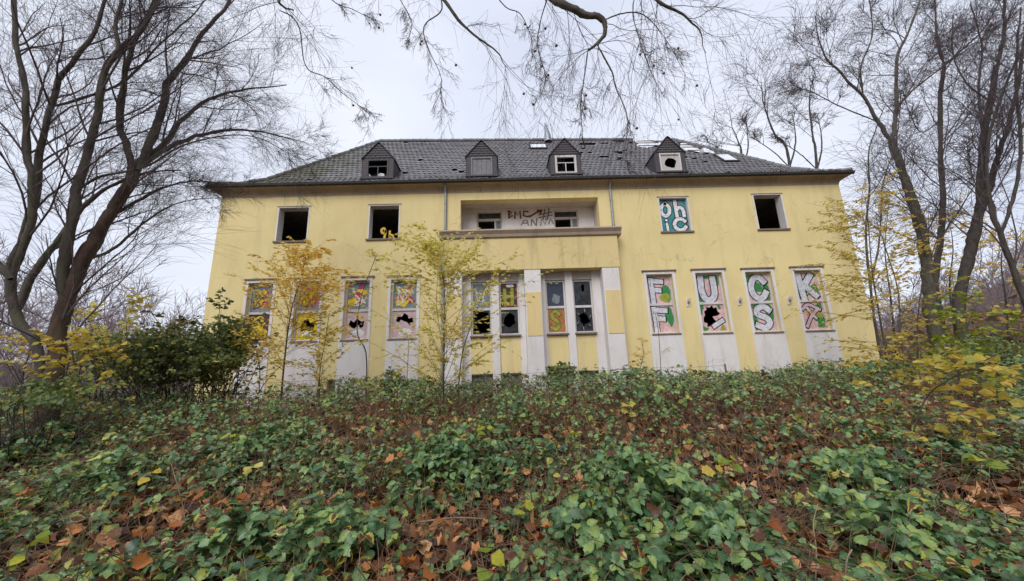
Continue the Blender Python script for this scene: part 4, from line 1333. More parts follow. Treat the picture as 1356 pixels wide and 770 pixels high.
far_wood('woodland', 'bare woodland covering the slope beyond the right trees', sp, [random.uniform(4, 8) for _ in sp], 0.015)

# ------------------------------------------------------------------ leaves
LEAFLET = (np.array([(0, 0, 0), (.42, .30, .10), (.34, .68, .08), (0, 1, -.08), (-.34, .68, .08), (-.42, .30, .10), (0, .5, .0)]),
           np.array([(0, 1, 6), (1, 2, 6), (2, 3, 6), (3, 4, 6), (4, 5, 6), (5, 0, 6)]))
_h = [(.18, .08), (.33, .14), (.30, .25), (.42, .31), (.34, .43), (.40, .52), (.27, .62), (.28, .71), (.14, .80), (.10, .90)]
_o = [(0, 0)]+_h+[(0, 1.0)]+[(-a, b) for a, b in _h[::-1]]
SERR = (np.array([(a, b, 0.24*abs(a)-0.10*b*b+(0.02 if k % 2 else 0)) for k, (a, b) in enumerate(_o)]+[(0, .25, -.005), (0, .6, -.03)]),
        np.array([(k, (k+1) % 22, 22 if (k < 5 or k > 16) else 23) for k in range(22)]+[(5, 23, 22), (17, 22, 23)]))
SLIM = (np.array([(0, 0, 0), (.24, .45, .06), (0, 1, -.08), (-.24, .45, .06)]), np.array([(0, 1, 2), (0, 2, 3)]))
_l = [(0, 0), (.16, .04), (.44, .06), (.40, .28), (.56, .50), (.34, .58), (.30, .78), (.14, .78), (0, 1.0), (-.14, .78), (-.30, .78), (-.34, .58), (-.56, .50), (-.40, .28), (-.44, .06), (-.16, .04)]
LOBED = (np.array([(x, y, 0.22*(x*x)-0.10*(y-.5)**2) for x, y in _l]+[(0, .42, -.05)]), np.array([(k, (k+1) % 16, 16) for k in range(16)]))
def leaves(P, D, Nn, size, shape, widen=None, curl=0.0):
    T, Fc = shape
    D = norm(D)
    Sd = norm(np.cross(D, Nn))
    Nn = norm(np.cross(Sd, D))
    s = size[:, None, None]
    n0 = len(P)
    ca, cb, cc_ = (curl*rng.standard_normal((n0, 1)) for _ in range(3))
    Tz = T[None, :, 2]+ca*T[None, :, 0]**2+cb*(T[None, :, 1]-.4)**2+cc_*T[None, :, 0]*(T[None, :, 1]-.4)
    wv = 1.0 if widen is None else widen[:, None, None]
    V = P[:, None, :]+s*(T[None, :, 0:1]*Sd[:, None, :]*wv+T[None, :, 1:2]*D[:, None, :]+Tz[:, :, None]*Nn[:, None, :])
    n, m = len(P), len(T)
    F = (Fc[None]+(np.arange(n)*m)[:, None, None]).reshape(-1, 3)
    return V.reshape(-1, 3), F, m
def leaf_obj(name, P, D, Nn, size, shape, m, parent=None, rnd=None, widen=None, curl=0.35, rib=0.0):
    V, F, k = leaves(P, D, Nn, size, shape, widen, curl)
    r = rng.random(len(P)) if rnd is None else rnd
    rv = np.repeat(r, k)+np.tile(np.where(np.abs(shape[0][:, 0]) < 1e-6, rib, 0.0), len(P))
    return mesh_np(name, V, F, m, parent, rnd=rv)

def compound(P, up, size, five=False):
    """bramble leaves: three leaflets round the tip of a short stalk -> leaflet arrays"""
    n = len(P)
    az = rng.random(n)*2*math.pi
    d = np.stack([np.cos(az), np.sin(az), -0.25+0.3*rng.standard_normal(n)], 1)
    d = norm(d)
    sd_ = norm(np.cross(d, up))
    out_ = []
    for a, sc in ((0, 1.0), (1.15, .82), (-1.15, .82)):
        dd = d*math.cos(a)+sd_*math.sin(a)
        dd[:, 2] -= 0.12
        nn_ = norm(up+0.28*rng.standard_normal((n, 3)))
        out_.append((P+dd*0.12*size[:, None], dd, nn_, size*sc*(0.85+0.3*rng.random(n))))
    return [np.concatenate([o[k] for o in out_]) for k in range(4)]

# low russet brush on the slope beyond the right trees
n_ = 15000
az, d_ = np.radians(41+27*rng.random(n_)), 24+60*rng.random(n_)**1.2
x, y = d_*np.sin(az), d_*np.cos(az)
k_ = ~((x < 17) & (y < 26)) & (rng.random(n_) < sstep(.38, .6, fbm(x*.16, y*.16, 83)))
x, y = x[k_], y[k_]
n_ = len(x)
z = ground_z(x, y)+0.1+2.6*rng.random(n_)**1.7*fbm(x*.3, y*.3, 85)*1.6
props(leaf_obj('brush', np.stack([x, y, z], 1), rng.standard_normal((n_, 3)), norm(rng.standard_normal((n_, 3))+[0, -.3, .8]), .22+.25*rng.random(n_), LEAFLET, M['slope']),
      'russet and golden brush on the wooded slope beyond the right trees', 'brush', kind='stuff')

# ------------------------------------------------------------------ bramble bank
def gpt(px, py, h=0.35):
    """where the ray through a pixel meets a surface h above the ground"""
    d = fwd+rgt*(px-678)/FPX+upv*(385-py)/FPX
    t = 1.5
    while t < 40:
        p = EYE+d*t
        if p[2] < ground_z(p[0], p[1])+h: return p
        t += 0.02
    return EYE+d*40

MOUNDS = [  # px, py, radius m, height m, label
 (860, 660, 0.85, 0.50, 'broad dark bramble mound right of centre in the foreground'),
 (800, 735, 0.55, 0.38, 'bramble mound at the bottom edge below centre'),
 (420, 735, 0.50, 0.36, 'bramble mound at the bottom edge left of centre'),
 (285, 735, 0.42, 0.30, 'bramble clump at the bottom left beside orange leaves'),
 (600, 615, 0.75, 0.42, 'low bramble mound in the centre of the bank'),
 (1160, 640, 0.55, 0.34, 'bramble clump among brown leaves at right'),
 (1220, 720, 0.60, 0.36, 'bramble clump at the bottom right corner'),
 (960, 740, 0.50, 0.34, 'bramble clump at the bottom edge right of centre'),
 (60, 590, 0.80, 0.40, 'bluish bramble mound below the big tree'),
 (120, 640, 0.70, 0.30, 'bramble mound at the left side of the bank'),
 (330, 600, 0.70, 0.34, 'bramble mound in front of the orange sapling'),
]
mound_xy = []
def mound_field(x, y):
    h = np.zeros_like(x)
    for (cx, cy, r, hh) in mound_xy:
        d2 = ((x-cx)**2+(y-cy)**2)/(r*r)
        h = np.maximum(h, hh*np.clip(1-d2, 0, 1)**0.5)
    return h
GAPS = [(620, 660, 0.7), (590, 745, 0.6), (330, 680, 0.6), (200, 690, 0.6), (520, 745, 0.4), (560, 690, 0.5), (690, 745, 0.35), (480, 570, 0.7), (330, 560, 0.6), (1060, 745, 0.35), (950, 570, 0.6), (1000, 640, 0.55), (1290, 660, 0.6), (700, 590, 0.4), (120, 740, 0.5), (1080, 730, 0.4)]
gap_xy = [(*gpt(a, b, 0.1)[:2], r) for a, b, r in GAPS]
def gap_field(x, y):
    g_ = np.zeros_like(x)
    for (cx, cy, r) in gap_xy:
        g_ = np.maximum(g_, np.clip(1.3-((x-cx)**2+(y-cy)**2)/(r*r), 0, 1))
    return np.minimum(g_, 1)
def bram_h(x, y):
    """height of the bramble canopy above ground"""
    far = sstep(4.5, 9.5, y)
    h = 0.10+0.30*fbm(x*0.9, y*0.9, 31)+(0.24+0.30*fbm(x*2.0, y*2.0, 37))*far
    h = h*(1-0.75*gap_field(x, y))+0.22*sstep(1.0, 5.0, x)*far
    h = h-0.03*sstep(-8.5, -6.5, x)*sstep(-0.5, -2.5, x)*sstep(7, 9.5, y)
    h = h+(-0.08+0.10*sstep(-3, -5, x)-0.26*sstep(3, 5.5, x))*sstep(6.5, 9.5, y)
    h = np.maximum(h, 0.06)
    return h*(1-0.8*sstep(12.4, 13.4, y))
def wedge(n, y0, y1, power=1.0):
    y = y0+(y1-y0)*rng.random(n)**power
    x = (rng.random(n)*2-1)*(1.62*y+2.2)+0.03*y
    return x, y

# 1 brown leaf litter
n_ = 26000
x, y = wedge(n_, 2.0, 13.2, 1.25)
z = ground_z(x, y)+0.015+0.05*rng.random(n_)
up = norm(np.stack([0.45*rng.standard_normal(n_), 0.45*rng.standard_normal(n_)-0.1, np.ones(n_)], 1))
az = rng.random(n_)*6.283
props(leaf_obj('fallen_leaves', np.stack([x, y, z], 1), np.stack([np.cos(az), np.sin(az), 0.3*rng.standard_normal(n_)], 1), up,
      (0.07+0.09*rng.random(n_)), LEAFLET, M['litter'], widen=0.9+0.7*rng.random(n_), curl=1.2), 'brown and orange fallen leaves strewn over the bank', 'fallen leaves', kind='stuff')
n_ = 2600
x, y = wedge(n_, 2.0, 8.0, 1.1)
keep = rng.random(n_) < 0.25+0.75*gap_field(x, y)+0.35*(fbm(x*.8, y*.8, 71) > .55)
x, y = x[keep], y[keep]
n_ = len(x)
z = ground_z(x, y)+0.06+0.14*rng.random(n_)
up = norm(np.stack([0.38*rng.standard_normal(n_), 0.38*rng.standard_normal(n_)-0.2, np.ones(n_)], 1))
az = rng.random(n_)*6.283
props(leaf_obj('lobed_leaves', np.stack([x, y, z], 1), np.stack([np.cos(az), np.sin(az), 0.4*rng.standard_normal(n_)], 1), up,
      (0.07+0.09*rng.random(n_)), LOBED, M['litter'], rnd=0.1+0.85*rng.random(n_)**1.3, curl=0.8), 'lobed russet plane leaves lying in the gaps between brambles', 'fallen leaves', kind='stuff')

# 2 bramble canopy
def bramble_at(x, y, htop, size):
    n = len(x)
    u = 1.12-0.75*rng.random(n)**1.6
    z = ground_z(x, y)+htop*u
    e = 0.12
    nx = -(ground_z(x+e, y)+htop*0-ground_z(x-e, y))/(2*e)
    up = norm(np.stack([nx*0.5+0.5*rng.standard_normal(n), -0.25+0.5*rng.standard_normal(n), np.ones(n)], 1))
    return compound(np.stack([x, y, z], 1), up, size)
def cane_tubes(x, y, h, n, ln=(0.5, 1.3)):
    k = rng.integers(0, len(x), n)
    st = np.stack([x[k], y[k], ground_z(x[k], y[k])-0.02], 1)
    az = rng.random(n)*6.283
    d = np.stack([0.75*np.cos(az), 0.75*np.sin(az), np.full(n, 1.0)], 1)
    l = ln[0]+(ln[1]-ln[0])*rng.random(n)
    l = np.minimum(l, 0.35+h[k]*2.2)
    P = grow(st, d, l, 7, 0.12, (0, 0, -0.20))
    P[:, :, 2] = np.maximum(P[:, :, 2], ground_z(P[:, :, 0], P[:, :, 1])+0.01)
    R = (0.0026+0.0026*rng.random(n))[:, None]*np.linspace(1, .5, 8)[None]
    return tubes(P, R, 4)

n_ = 56000
x, y = wedge(n_, 2.1, 13.3, 0.95)
dens = fbm(x*0.8+5, y*0.8, 51, 3)
dens2 = fbm(x*2.6, y*2.6, 55, 2)
far = sstep(4, 9, y)
keep = rng.random(n_) < np.clip((dens*0.6+dens2*0.6-0.475-0.01*far+0.11*sstep(8.6, 9.6, y)*sstep(-3, -1, x))*4.0, 0.07, 1)*(1-0.93*gap_field(x, y))
x, y, far, dens = x[keep], y[keep], far[keep], dens[keep]
h = bram_h(x, y)*(0.75+0.5*dens)
sz = 0.078*np.exp(0.32*rng.standard_normal(len(x)))*(1-0.25*far)
A = bramble_at(x, y, h, sz)
patchy = np.tile(fbm(x*1.1, y*1.1, 91), 3)
rv = np.clip(0.08+0.85*rng.random(len(A[0]))**1.2*(0.45+0.9*patchy), 0, 0.93)
rv = np.where(rng.random(len(rv)) < 0.14, 0.88+0.12*rng.random(len(rv))**0.6, np.minimum(rv, 0.86))
nr_ = A[0][:, 1] < 5.6
A0, rv0 = A, rv
iv = rng.random(len(nr_)) < 0.16
props(leaf_obj('ivy_leaves', *[q[nr_ & iv] for q in A], LOBED, M['ivy'], rnd=rng.random(int((nr_ & iv).sum())), curl=.5, rib=.12), 'dark ivy leaves mixed through the near brambles', 'ivy', kind='stuff')
nr2 = nr_ & ~iv
props(leaf_obj('bramble_leaves', *[q[~nr_] for q in A], LEAFLET, M['bramble'], rnd=rv[~nr_], rib=0.08), 'small leaved bramble thicket over the far half of the bank', 'brambles', kind='stuff')
V, F = cane_tubes(x, y, h, 11000)
props(mesh_np('bramble_canes', V, F, M['cane']), 'thin red brown bramble canes arching through the thicket', 'brambles', kind='stuff')

# tall shoots that arch out of the thicket, with leaves along them
n_ = 1500
x, y = wedge(n_, 2.6, 12.6, 0.85)
k_ = (rng.random(n_) < 0.35+0.65*sstep(.4, .6, fbm(x*.7, y*.7, 61)))
x, y = x[k_], y[k_]
n_ = len(x)
az = rng.random(n_)*6.283
P = grow(np.stack([x, y, ground_z(x, y)], 1), np.stack([.45*np.cos(az), .45*np.sin(az), np.ones(n_)], 1), (0.40+0.65*rng.random(n_)*(0.45+.55*sstep(3.5, 8, y)))*(1-0.15*sstep(-8.5, -6.5, x)*sstep(-0.5, -2.5, x)*sstep(7, 9.5, y)-0.35*sstep(3, 5, x)*sstep(7, 9.5, y)), 8, 0.10, (0, 0, -0.10))
R_ = (0.0028+.002*rng.random(n_))[:, None]*np.linspace(1, .4, 9)[None]
V, F = tubes(P, R_, 4)
props(mesh_np('bramble_shoots', V, F, M['cane']), 'tall arching bramble shoots standing out of the thicket', 'brambles', kind='stuff')
a_ = spawn(P, R_, 5, 0.9, 0.35, 1.0, 0)
q_ = rng.random(len(a_[0])) < 0.75
A = bramble_shoot = compound(a_[0][q_]+a_[1][q_]*0.05, norm(np.stack([.5*rng.standard_normal(q_.sum()), .5*rng.standard_normal(q_.sum())-.3, np.ones(q_.sum())], 1)), 0.055+.04*rng.random(q_.sum()))
rv = np.clip(0.15+0.8*rng.random(len(A[0]))**1.2, 0, .92)
rv = np.where(rng.random(len(rv)) < 0.22, 0.88+0.12*rng.random(len(rv))**0.5, np.minimum(rv, 0.86))
props(leaf_obj('shoot_leaves', *A, LEAFLET, M['bramble'], rnd=rv, rib=.08), 'green and yellowing leaves along the tall bramble shoots', 'brambles', kind='stuff')

props(leaf_obj('bramble_leaves', *[q[nr2] for q in A0], SERR, M['bramble'], rnd=rv0[nr2], rib=0.14, curl=0.5, widen=0.75+0.45*rng.random(int(nr2.sum()))), 'dark green bramble thicket over the near half of the bank', 'brambles', kind='stuff')
# 3 foreground mounds, each a bush of its own
for px, py, r, hh, lab in MOUNDS:
    p = gpt(px, py, hh*0.7)
    cx, cy = p[0], p[1]+0.15
    mound_xy.append((cx, cy, r, hh))
    root = thing('bramble_bush', (cx, cy, float(ground_z(cx, cy))), lab, 'bramble', 'bramble bushes in the foreground')
    n_ = int(250*r*r/0.35)
    a, q = rng.random(n_)*6.283, np.sqrt(rng.random(n_))
    edge = 1+0.28*np.sin(a*3+cx*7)+0.15*np.sin(a*5+cy*9)
    x, y = cx+r*q*edge*np.cos(a), cy+r*q*edge*np.sin(a)
    h = 0.10+hh*np.clip(1-q**2.2, 0, 1)*(0.7+0.6*fbm(x*3.5, y*3.5, 17))
    A = bramble_at(x, y, h, 0.085+0.045*rng.random(n_))
    rv = np.clip(0.05+0.7*rng.random(len(A[0])), 0, .85)
    rv = np.where(rng.random(len(rv)) < .07, 0.88+.12*rng.random(len(rv)), rv)
    leaf_obj('foliage', *A, SERR, M['bramble'], root, rnd=rv, rib=0.14, widen=0.8+0.35*rng.random(len(rv)), curl=0.5)
    V, F = cane_tubes(x, y, h+0.1, max(20, int(70*r)))
    mesh_np('canes', V, F, M['cane'], root)

# 4 dry stalks and grass
n_ = 11000
x, y = wedge(n_, 2.6, 12.4, 0.72)
st = np.stack([x, y, ground_z(x, y)], 1)
d = np.stack([0.45*rng.standard_normal(n_), 0.45*rng.standard_normal(n_), np.ones(n_)], 1)
P = grow(st, d, 0.25+0.75*rng.random(n_)*(0.5+0.6*sstep(5, 10, y)), 5, 0.14, (0, 0, -0.03))
V, F = tubes(P, (0.0020+0.0022*rng.random(n_))[:, None]*np.linspace(1, .4, 6)[None], 3)
props(mesh_np('dry_stalks', V, F, M['stalk']), 'dry tan stalks standing among the brambles', 'dry stalks', kind='stuff')
n_ = 2600
x, y = wedge(n_, 2.0, 7.0, 1.0)
st = np.stack([x, y, ground_z(x, y)+0.03+0.12*rng.random(n_)], 1)
az = rng.random(n_)*6.283
d = np.stack([np.cos(az), np.sin(az), 0.25*rng.standard_normal(n_)], 1)
P = grow(st, d, 0.15+0.5*rng.random(n_), 5, 0.16, (0, 0, -0.02))
P[:, :, 2] = np.maximum(P[:, :, 2], ground_z(P[:, :, 0], P[:, :, 1])+0.01)
V, F = tubes(P, (0.0018+0.003*rng.random(n_)**2)[:, None]*np.linspace(1, .4, 6)[None], 3)
props(mesh_np('twig_litter', V, F, M['stalk']), 'fine dead twigs and runners lying between the brambles', 'twigs', kind='stuff')

n_ = 5200
x, y = wedge(n_, 2.8, 12.4, 0.8)
k_ = rng.random(n_) < sstep(.42, .62, fbm(x*.6, y*.9, 77))
x, y = x[k_], y[k_]
n_ = len(x)
P = grow(np.stack([x, y, ground_z(x, y)], 1), np.stack([.4*rng.standard_normal(n_), .4*rng.standard_normal(n_), np.ones(n_)], 1), 0.25+.45*rng.random(n_), 6, .10, (0, 0, -.12))
V, F = tubes(P, (0.003+.002*rng.random(n_))[:, None]*np.linspace(1, .15, 7)[None], 3)
props(mesh_np('grass', V, F, M['grass']), 'rank olive grass growing through the brambles', 'grass', kind='stuff')

# 5 single sticks
for lab, pl, r in (
    ('bleached stick lying level across brown leaves below centre', ((553, 692), (600, 686), (640, 687)), 0.009),
    ('pale broken stick lying between brambles right of centre', ((936, 661), (970, 655), (1003, 652)), 0.009),
    ('short pale stake standing at the bottom right of centre', ((1113, 768), (1121, 745), (1128, 728)), 0.008),
    ('upright dead stem standing left of the short pale stake', ((1074, 768), (1081, 730), (1077, 695), (1083, 668)), 0.005),
    ('pale dead stem leaning at the far right of the bank', ((1336, 715), (1328, 672), (1314, 636)), 0.006),
    ('dead stem leaning right beside the right edge of the view', ((1310, 605), (1330, 632), (1345, 650)), 0.008),
    ('bleached forked stem standing left of centre', ((497, 612), (493, 590), (486, 570)), 0.008),
    ('long thin dead twig lying at the left of the bank', ((285, 705), (300, 690), (345, 678)), 0.007),
    ('thin leaning dead stem near the left of the bank', ((248, 690), (242, 670), (226, 612)), 0.006)):
    b = gpt(*pl[0], 0.12)
    if abs(pl[0][1]-pl[-1][1]) < 30: q = [gpt(u, v, 0.17) for u, v in pl]
    else:
        q = [at(u, v, b[1]+0.04*k) for k, (u, v) in enumerate(pl)]
        q[0][2] -= 0.12
    props(tube_obj('dead_stick', q, r, r*0.6, M['stick'], None, 6, 12, 0.08), lab, 'stick', 'dead sticks among the brambles')

# 6 seedlings with big yellow green leaves
for k, (px, py, lab, n_, s, mt) in enumerate((
    (688, 668, 'single bright green leafy sprig in the centre of the bank', 3, 0.15, 'lime'),
    (641, 738, 'pale drooping leaf sprig at the bottom edge below centre', 3, 0.14, 'lime'),
    (962, 605, 'lime green leafy sprig with a yellow leaf right of centre', 6, 0.17, 'lime'),
    (942, 618, 'bright yellow leaf sprig left of the lime green sprig', 2, 0.15, 'yleaf'),
    (1297, 605, 'hanging yellow green sprig near the right edge', 5, 0.17, 'lime'),
    (1218, 653, 'small yellow leaf sprig among dark brambles at right', 3, 0.10, 'yleaf'),
    (1110, 625, 'yellow tipped sprig beside brown litter at right', 4, 0.11, 'ygreen'),
    (640, 565, 'upright green sprig on a slanting stem behind the central mound', 6, 0.19, 'lime'),
    (197, 622, 'yellow leaf sprig on the left of the bank', 3, 0.14, 'yleaf'),
    (118, 605, 'spreading yellow green sprig below the big tree', 6, 0.15, 'ygreen'),
    (332, 615, 'yellow green sprig under the orange sapling', 4, 0.14, 'ygreen'),
    (300, 575, 'pale green sprig on the bank left of the saplings', 4, 0.16, 'lime'),
    (830, 530, 'tall yellow green sprig in front of the right pillar', 7, 0.20, 'ygreen'),
    (1065, 655, 'yellow sprig on the bank right of the pale stick', 3, 0.11, 'ygreen'),
    (35, 715, 'green and yellow sprig at the bottom left corner', 6, 0.13, 'lime'),
    (520, 600, 'orange brown leaf sprig left of the central mound', 2, 0.15, 'bigfall'))):
    p = gpt(px, py+8, 0.40)
    gz = float(ground_z(p[0], p[1]))
    root = thing('leafy_sprig', (p[0], p[1], gz), lab, 'seedling', 'leafy sprigs on the bank')
    top = np.array([p[0]+0.03, p[1], max(gz+0.3, p[2]+0.06)])
    tube_obj('stem', [(p[0]-0.06, p[1]+0.05, gz-0.02), (p[0]-0.02, p[1]+.02, (gz+top[2])/2), top], 0.005, 0.003, M['cane'], root, 5, 8)
    T, Fc = LEAFLET if k % 2 else LOBED
    for j in range(n_):
        a = 6.283*j/n_+random.uniform(-.4, .4)
        d = np.array([[math.cos(a), math.sin(a), random.uniform(-.5, .1)]])
        pos = top[None]+d*0.02-np.array([[0, 0, 0.05*j*random.random()]])
        leaf_obj('leaf', pos, d, np.array([[0.2*random.gauss(0, 1), -0.45, 0.9]]), np.array([s*random.uniform(.5, .85)]), LOBED if k % 3 == 0 else LEAFLET, M[mt], root, widen=np.array([1.25]))

# 7 large curled fallen leaves, each its own
meshes = []
for k in range(6):
    V, F, m_ = leaves(np.zeros((1, 3)), np.array([[0, 1.0, 0]]), np.array([[0, 0, 1.0]]), np.array([1.0]), LOBED, np.array([0.85+.05*k]), 0.9)
    V[:, 2] += (0.35+0.25*rng.random())*V[:, 0]**2-0.3*(V[:, 1]-.4)**2*rng.random()
    o = mesh_np('fallen_leaf', V, F, M['bigfall'], rnd=np.full(len(V), k/5.0))
    meshes.append(o.data)
    bpy.data.objects.remove(o)
spots = [(505, 706), (495, 695), (540, 745), (330, 655), (315, 690), (343, 690), (325, 668), (525, 620), (528, 595), (240, 690), (730, 700), (720, 710), (705, 690), (160, 745), (140, 752), (200, 748),
         (1090, 578), (1280, 670), (1300, 672), (1268, 665), (1310, 660), (1150, 665), (1050, 715), (1145, 710), (1135, 705), (985, 590), (975, 582), (1290, 740), (1330, 750), (1035, 700), (30, 665), (20, 670), (45, 655), (170, 655), (190, 665), (430, 690),
         (580, 720), (560, 755), (600, 740), (620, 755), (480, 755), (1000, 630), (1040, 640), (900, 560), (760, 570), (720, 580), (1240, 690), (770, 640), (860, 745), (1010, 750), (1220, 600), (1160, 595), (400, 640), (380, 590), (215, 565), (355, 560), (240, 640), (90, 700), (60, 740), (270, 650)]
for px, py in spots:
    p = gpt(px, py, 0.20+0.12*random.random())
    ci = random.randrange(6)
    o = link(bpy.data.objects.new('fallen_leaf', meshes[ci]))
    o.location = p
    o.rotation_euler = (random.uniform(-.7, .5), random.uniform(-.6, .6), random.uniform(0, 6.28))
    o.scale = (random.uniform(.08, .14),)*3
    tint = ('dark russet', 'rust red', 'rust orange', 'orange brown', 'light orange', 'pale tan')[ci]
    row = 'at the bottom edge' if py > 715 else ('in the near foreground' if py > 670 else ('in the middle of the bank' if py > 610 else 'high on the bank'))
    side = 'far left' if px < 230 else ('left' if px < 460 else ('centre' if px < 760 else ('right' if px < 1120 else 'far right')))
    props(o, f'curled {tint} fallen leaf on brambles {row}, {side}', 'leaf', 'large fallen leaves on the brambles')

# ------------------------------------------------------------------ saplings and shrubs
def sapling(name, label, trunk, r0, nb, blen, leafm, nleaf, lsize, rise=0.35, shape=SLIM, t0=0.12, stem='bark_dark', group=None, droop=-0.04, flat=0.25, taper=0.75, side=None, extra=0):
    base = np.array(trunk[0])
    base[2] = float(ground_z(base[0], base[1]))-0.05
    root = thing(name, tuple(base), label, 'tree', group)
    P = resample([base]+list(trunk[1:]), 25)
    R = np.linspace(r0, 0.006, 25)
    V, F = tubes(P[None], R[None], 7)
    mesh_np('trunk', V, F, M[stem], root, smooth=True)
    s, d, r, t = spawn(P[None], R[None], nb, 1.25, t0, 1.0, rise)
    if side is not None: d = norm(d+np.asarray(side)*0.6)
    ln = blen*(0.55+0.5*rng.random(nb))*(1.1-taper*t)
    P1 = grow(s, d, ln, 7, 0.07, (0, 0, droop))
    R1 = np.clip(r*.35, .0025, .008)[:, None]*np.linspace(1, .3, 8)[None]
    s2, d2, r2, t2 = spawn(P1, R1, 5, 0.7, 0.2, 1.0, 0.05)
    l2 = np.repeat(ln, 5)*(0.14+0.20*rng.random(len(s2)))
    d2[:, 2] *= 0.6
    P2 = grow(s2, d2, l2, 4, 0.12, (0, 0, -.02))
    R2 = np.full((len(s2), 1), .0016)*np.linspace(1, .5, 5)[None]
    Va, Fa = tubes(P1, R1, 4)
    Vb, Fb = tubes(P2, R2, 3)
    props(mesh_np('twigs', np.concatenate([Va, Vb]), np.concatenate([Fa, Fb+len(Va)]), M['shoot'], root), kind='stuff')
    if nleaf:
        n1 = int(nleaf*0.35)
        k1 = max(1, math.ceil(n1/len(P1)))
        k2 = max(1, math.ceil((nleaf-n1)/len(P2)))
        a1 = spawn(P1, R1, k1, 0.7, 0.2, 1.0, 0)
        a2 = spawn(P2, R2, k2, 0.7, 0.05, 1.0, 0)
        pos, dr = np.concatenate([a1[0], a2[0]]), np.concatenate([a1[1], a2[1]])
        dr[:, 2] = dr[:, 2]*flat-0.15
        n_ = len(pos)
        up = np.stack([.7*rng.standard_normal(n_), .8*rng.standard_normal(n_)-.1, np.ones(n_)], 1)
        props(leaf_obj('foliage', pos, dr, up, lsize*(0.6+0.7*rng.random(n_)), shape, M[leafm], root), kind='stuff')
    return root
sapling('orange_sapling', 'young tree with orange yellow autumn leaves before the left windows', L(9.0, 9.0, (374, 512), (378, 465), (386, 410), (398, 370), (407, 332)), 0.022, 70, 2.6, 'oleaf', 5000, 0.088, rise=0.6, t0=0.15, taper=0.85)
sapling('yellow_sapling', 'tallest young tree with thin yellow green leaves left of the pillars', L(8.4, 8.4, (587, 525), (588, 460), (589, 390), (586, 365), (581, 322)), 0.022, 84, 2.8, 'ygreen', 6300, 0.088, rise=0.6, t0=0.08, taper=0.8)
sapling('thin_sapling', 'thin crooked sapling with few leaves between the orange and yellow saplings', L(9.4, 9.4, (486, 512), (485, 470), (473, 440), (478, 395), (492, 355), (500, 335)), 0.018, 18, 0.8, 'ygreen', 320, 0.08)
sapling('yellow_sapling', 'short leaning yellow sapling just right of the tallest yellow sapling', L(9.0, 9.2, (605, 515), (612, 470), (628, 420), (650, 360)), 0.016, 18, 0.9, 'ygreen', 900, 0.09)
sapling('thin_sapling', 'sparse bare sapling in front of the window lettered with F', L(10.5, 10.5, (874, 500), (874, 470), (872, 440), (868, 415)), 0.010, 9, 0.6, 'oleaf', 40, 0.06)
sapling('thin_sapling', 'small leafless sapling under the broken fourth left window', L(10.5, 10.5, (538, 512), (540, 480), (541, 460), (540, 445)), 0.010, 8, 0.5, 'ygreen', 30, 0.06)
sapling('yellow_sapling', 'spreading yellow leaved sapling over the right corner of the building', L(10.5, 10.3, (1172, 480), (1165, 420), (1155, 360), (1150, 300), (1146, 262)), 0.026, 80, 2.1, 'yleaf', 4600, 0.095, rise=0.25, t0=0.1, side=(-.55, 0, 0), taper=0.5)
sapling('yellow_sapling', 'yellow sapling among the bare trunks at right', L(10.0, 9.8, (1210, 490), (1215, 430), (1222, 370), (1228, 320)), 0.02, 26, 1.2, 'yleaf', 380, 0.09, rise=0.3, taper=0.5)
sapling('leafy_shrub', 'green and yellow leaved shrub below the bare trees at right', L(7.6, 7.4, (1262, 512), (1270, 470), (1282, 430), (1298, 395)), 0.02, 38, 1.15, 'lime', 520, 0.10, shape=LEAFLET, rise=0.25, taper=0.3)
sapling('leafy_shrub', 'yellow shrub with large flat leaves at the right edge of the bank', L(5.4, 5.0, (1190, 565), (1225, 530), (1262, 500), (1320, 470)), 0.012, 26, 0.75, 'yleaf', 190, 0.12, shape=LEAFLET, rise=0.1, taper=0.3, flat=0.15)
sapling('leafy_shrub', 'low yellow shrub along the wall foot at the right corner', L(9.4, 9.0, (1130, 520), (1150, 500), (1175, 490), (1200, 484)), 0.012, 30, 1.0, 'yleaf', 380, 0.10, shape=LEAFLET, rise=0.1, taper=0.3, flat=0.2)
sapling('leafy_shrub', 'orange leaved shrub at the foot of the right pillar', L(11.0, 11.0, (846, 512), (848, 490), (852, 470), (850, 450)), 0.010, 16, 0.55, 'oleaf', 160, 0.07)
sapling('leafy_shrub', 'yellow leaved low shrub at the left edge behind the big tree', L(8.2, 8.2, (25, 540), (30, 500), (40, 465), (50, 445)), 0.014, 20, 0.9, 'yleaf', 150, 0.09, shape=LEAFLET, rise=0.2, taper=0.3)

sapling('yellow_sapling', 'low golden bushy sapling under the second left window', L(9.3, 9.3, (425, 515), (424, 490), (430, 455), (436, 415)), 0.014, 30, 1.5, 'yleaf', 1500, 0.085, rise=0.4, taper=0.6)
sapling('yellow_sapling', 'low yellow brush between the bush and the orange sapling', L(9.6, 9.6, (345, 515), (344, 495), (340, 470), (338, 445)), 0.012, 24, 1.2, 'oleaf', 700, 0.085, rise=0.4, taper=0.6)
for lab, pl, Yd, nl in (('thin autumn tree with orange leaves behind the slender bare tree', ((1176, 455), (1180, 400), (1172, 330), (1178, 262)), 17, 800),
                        ('sparse orange leaved tree between the forked and dark trunks', ((1262, 450), (1258, 390), (1262, 330), (1256, 285)), 17.5, 650),
                        ('small autumn tree with orange leaves at the far right', ((1325, 450), (1332, 400), (1326, 350), (1330, 310)), 16, 420)):
    sapling('autumn_tree', lab, L(Yd, Yd, *pl), 0.05, 30, 3.2, 'oleaf', nl, 0.15, rise=0.3, taper=0.6, shape=LEAFLET)

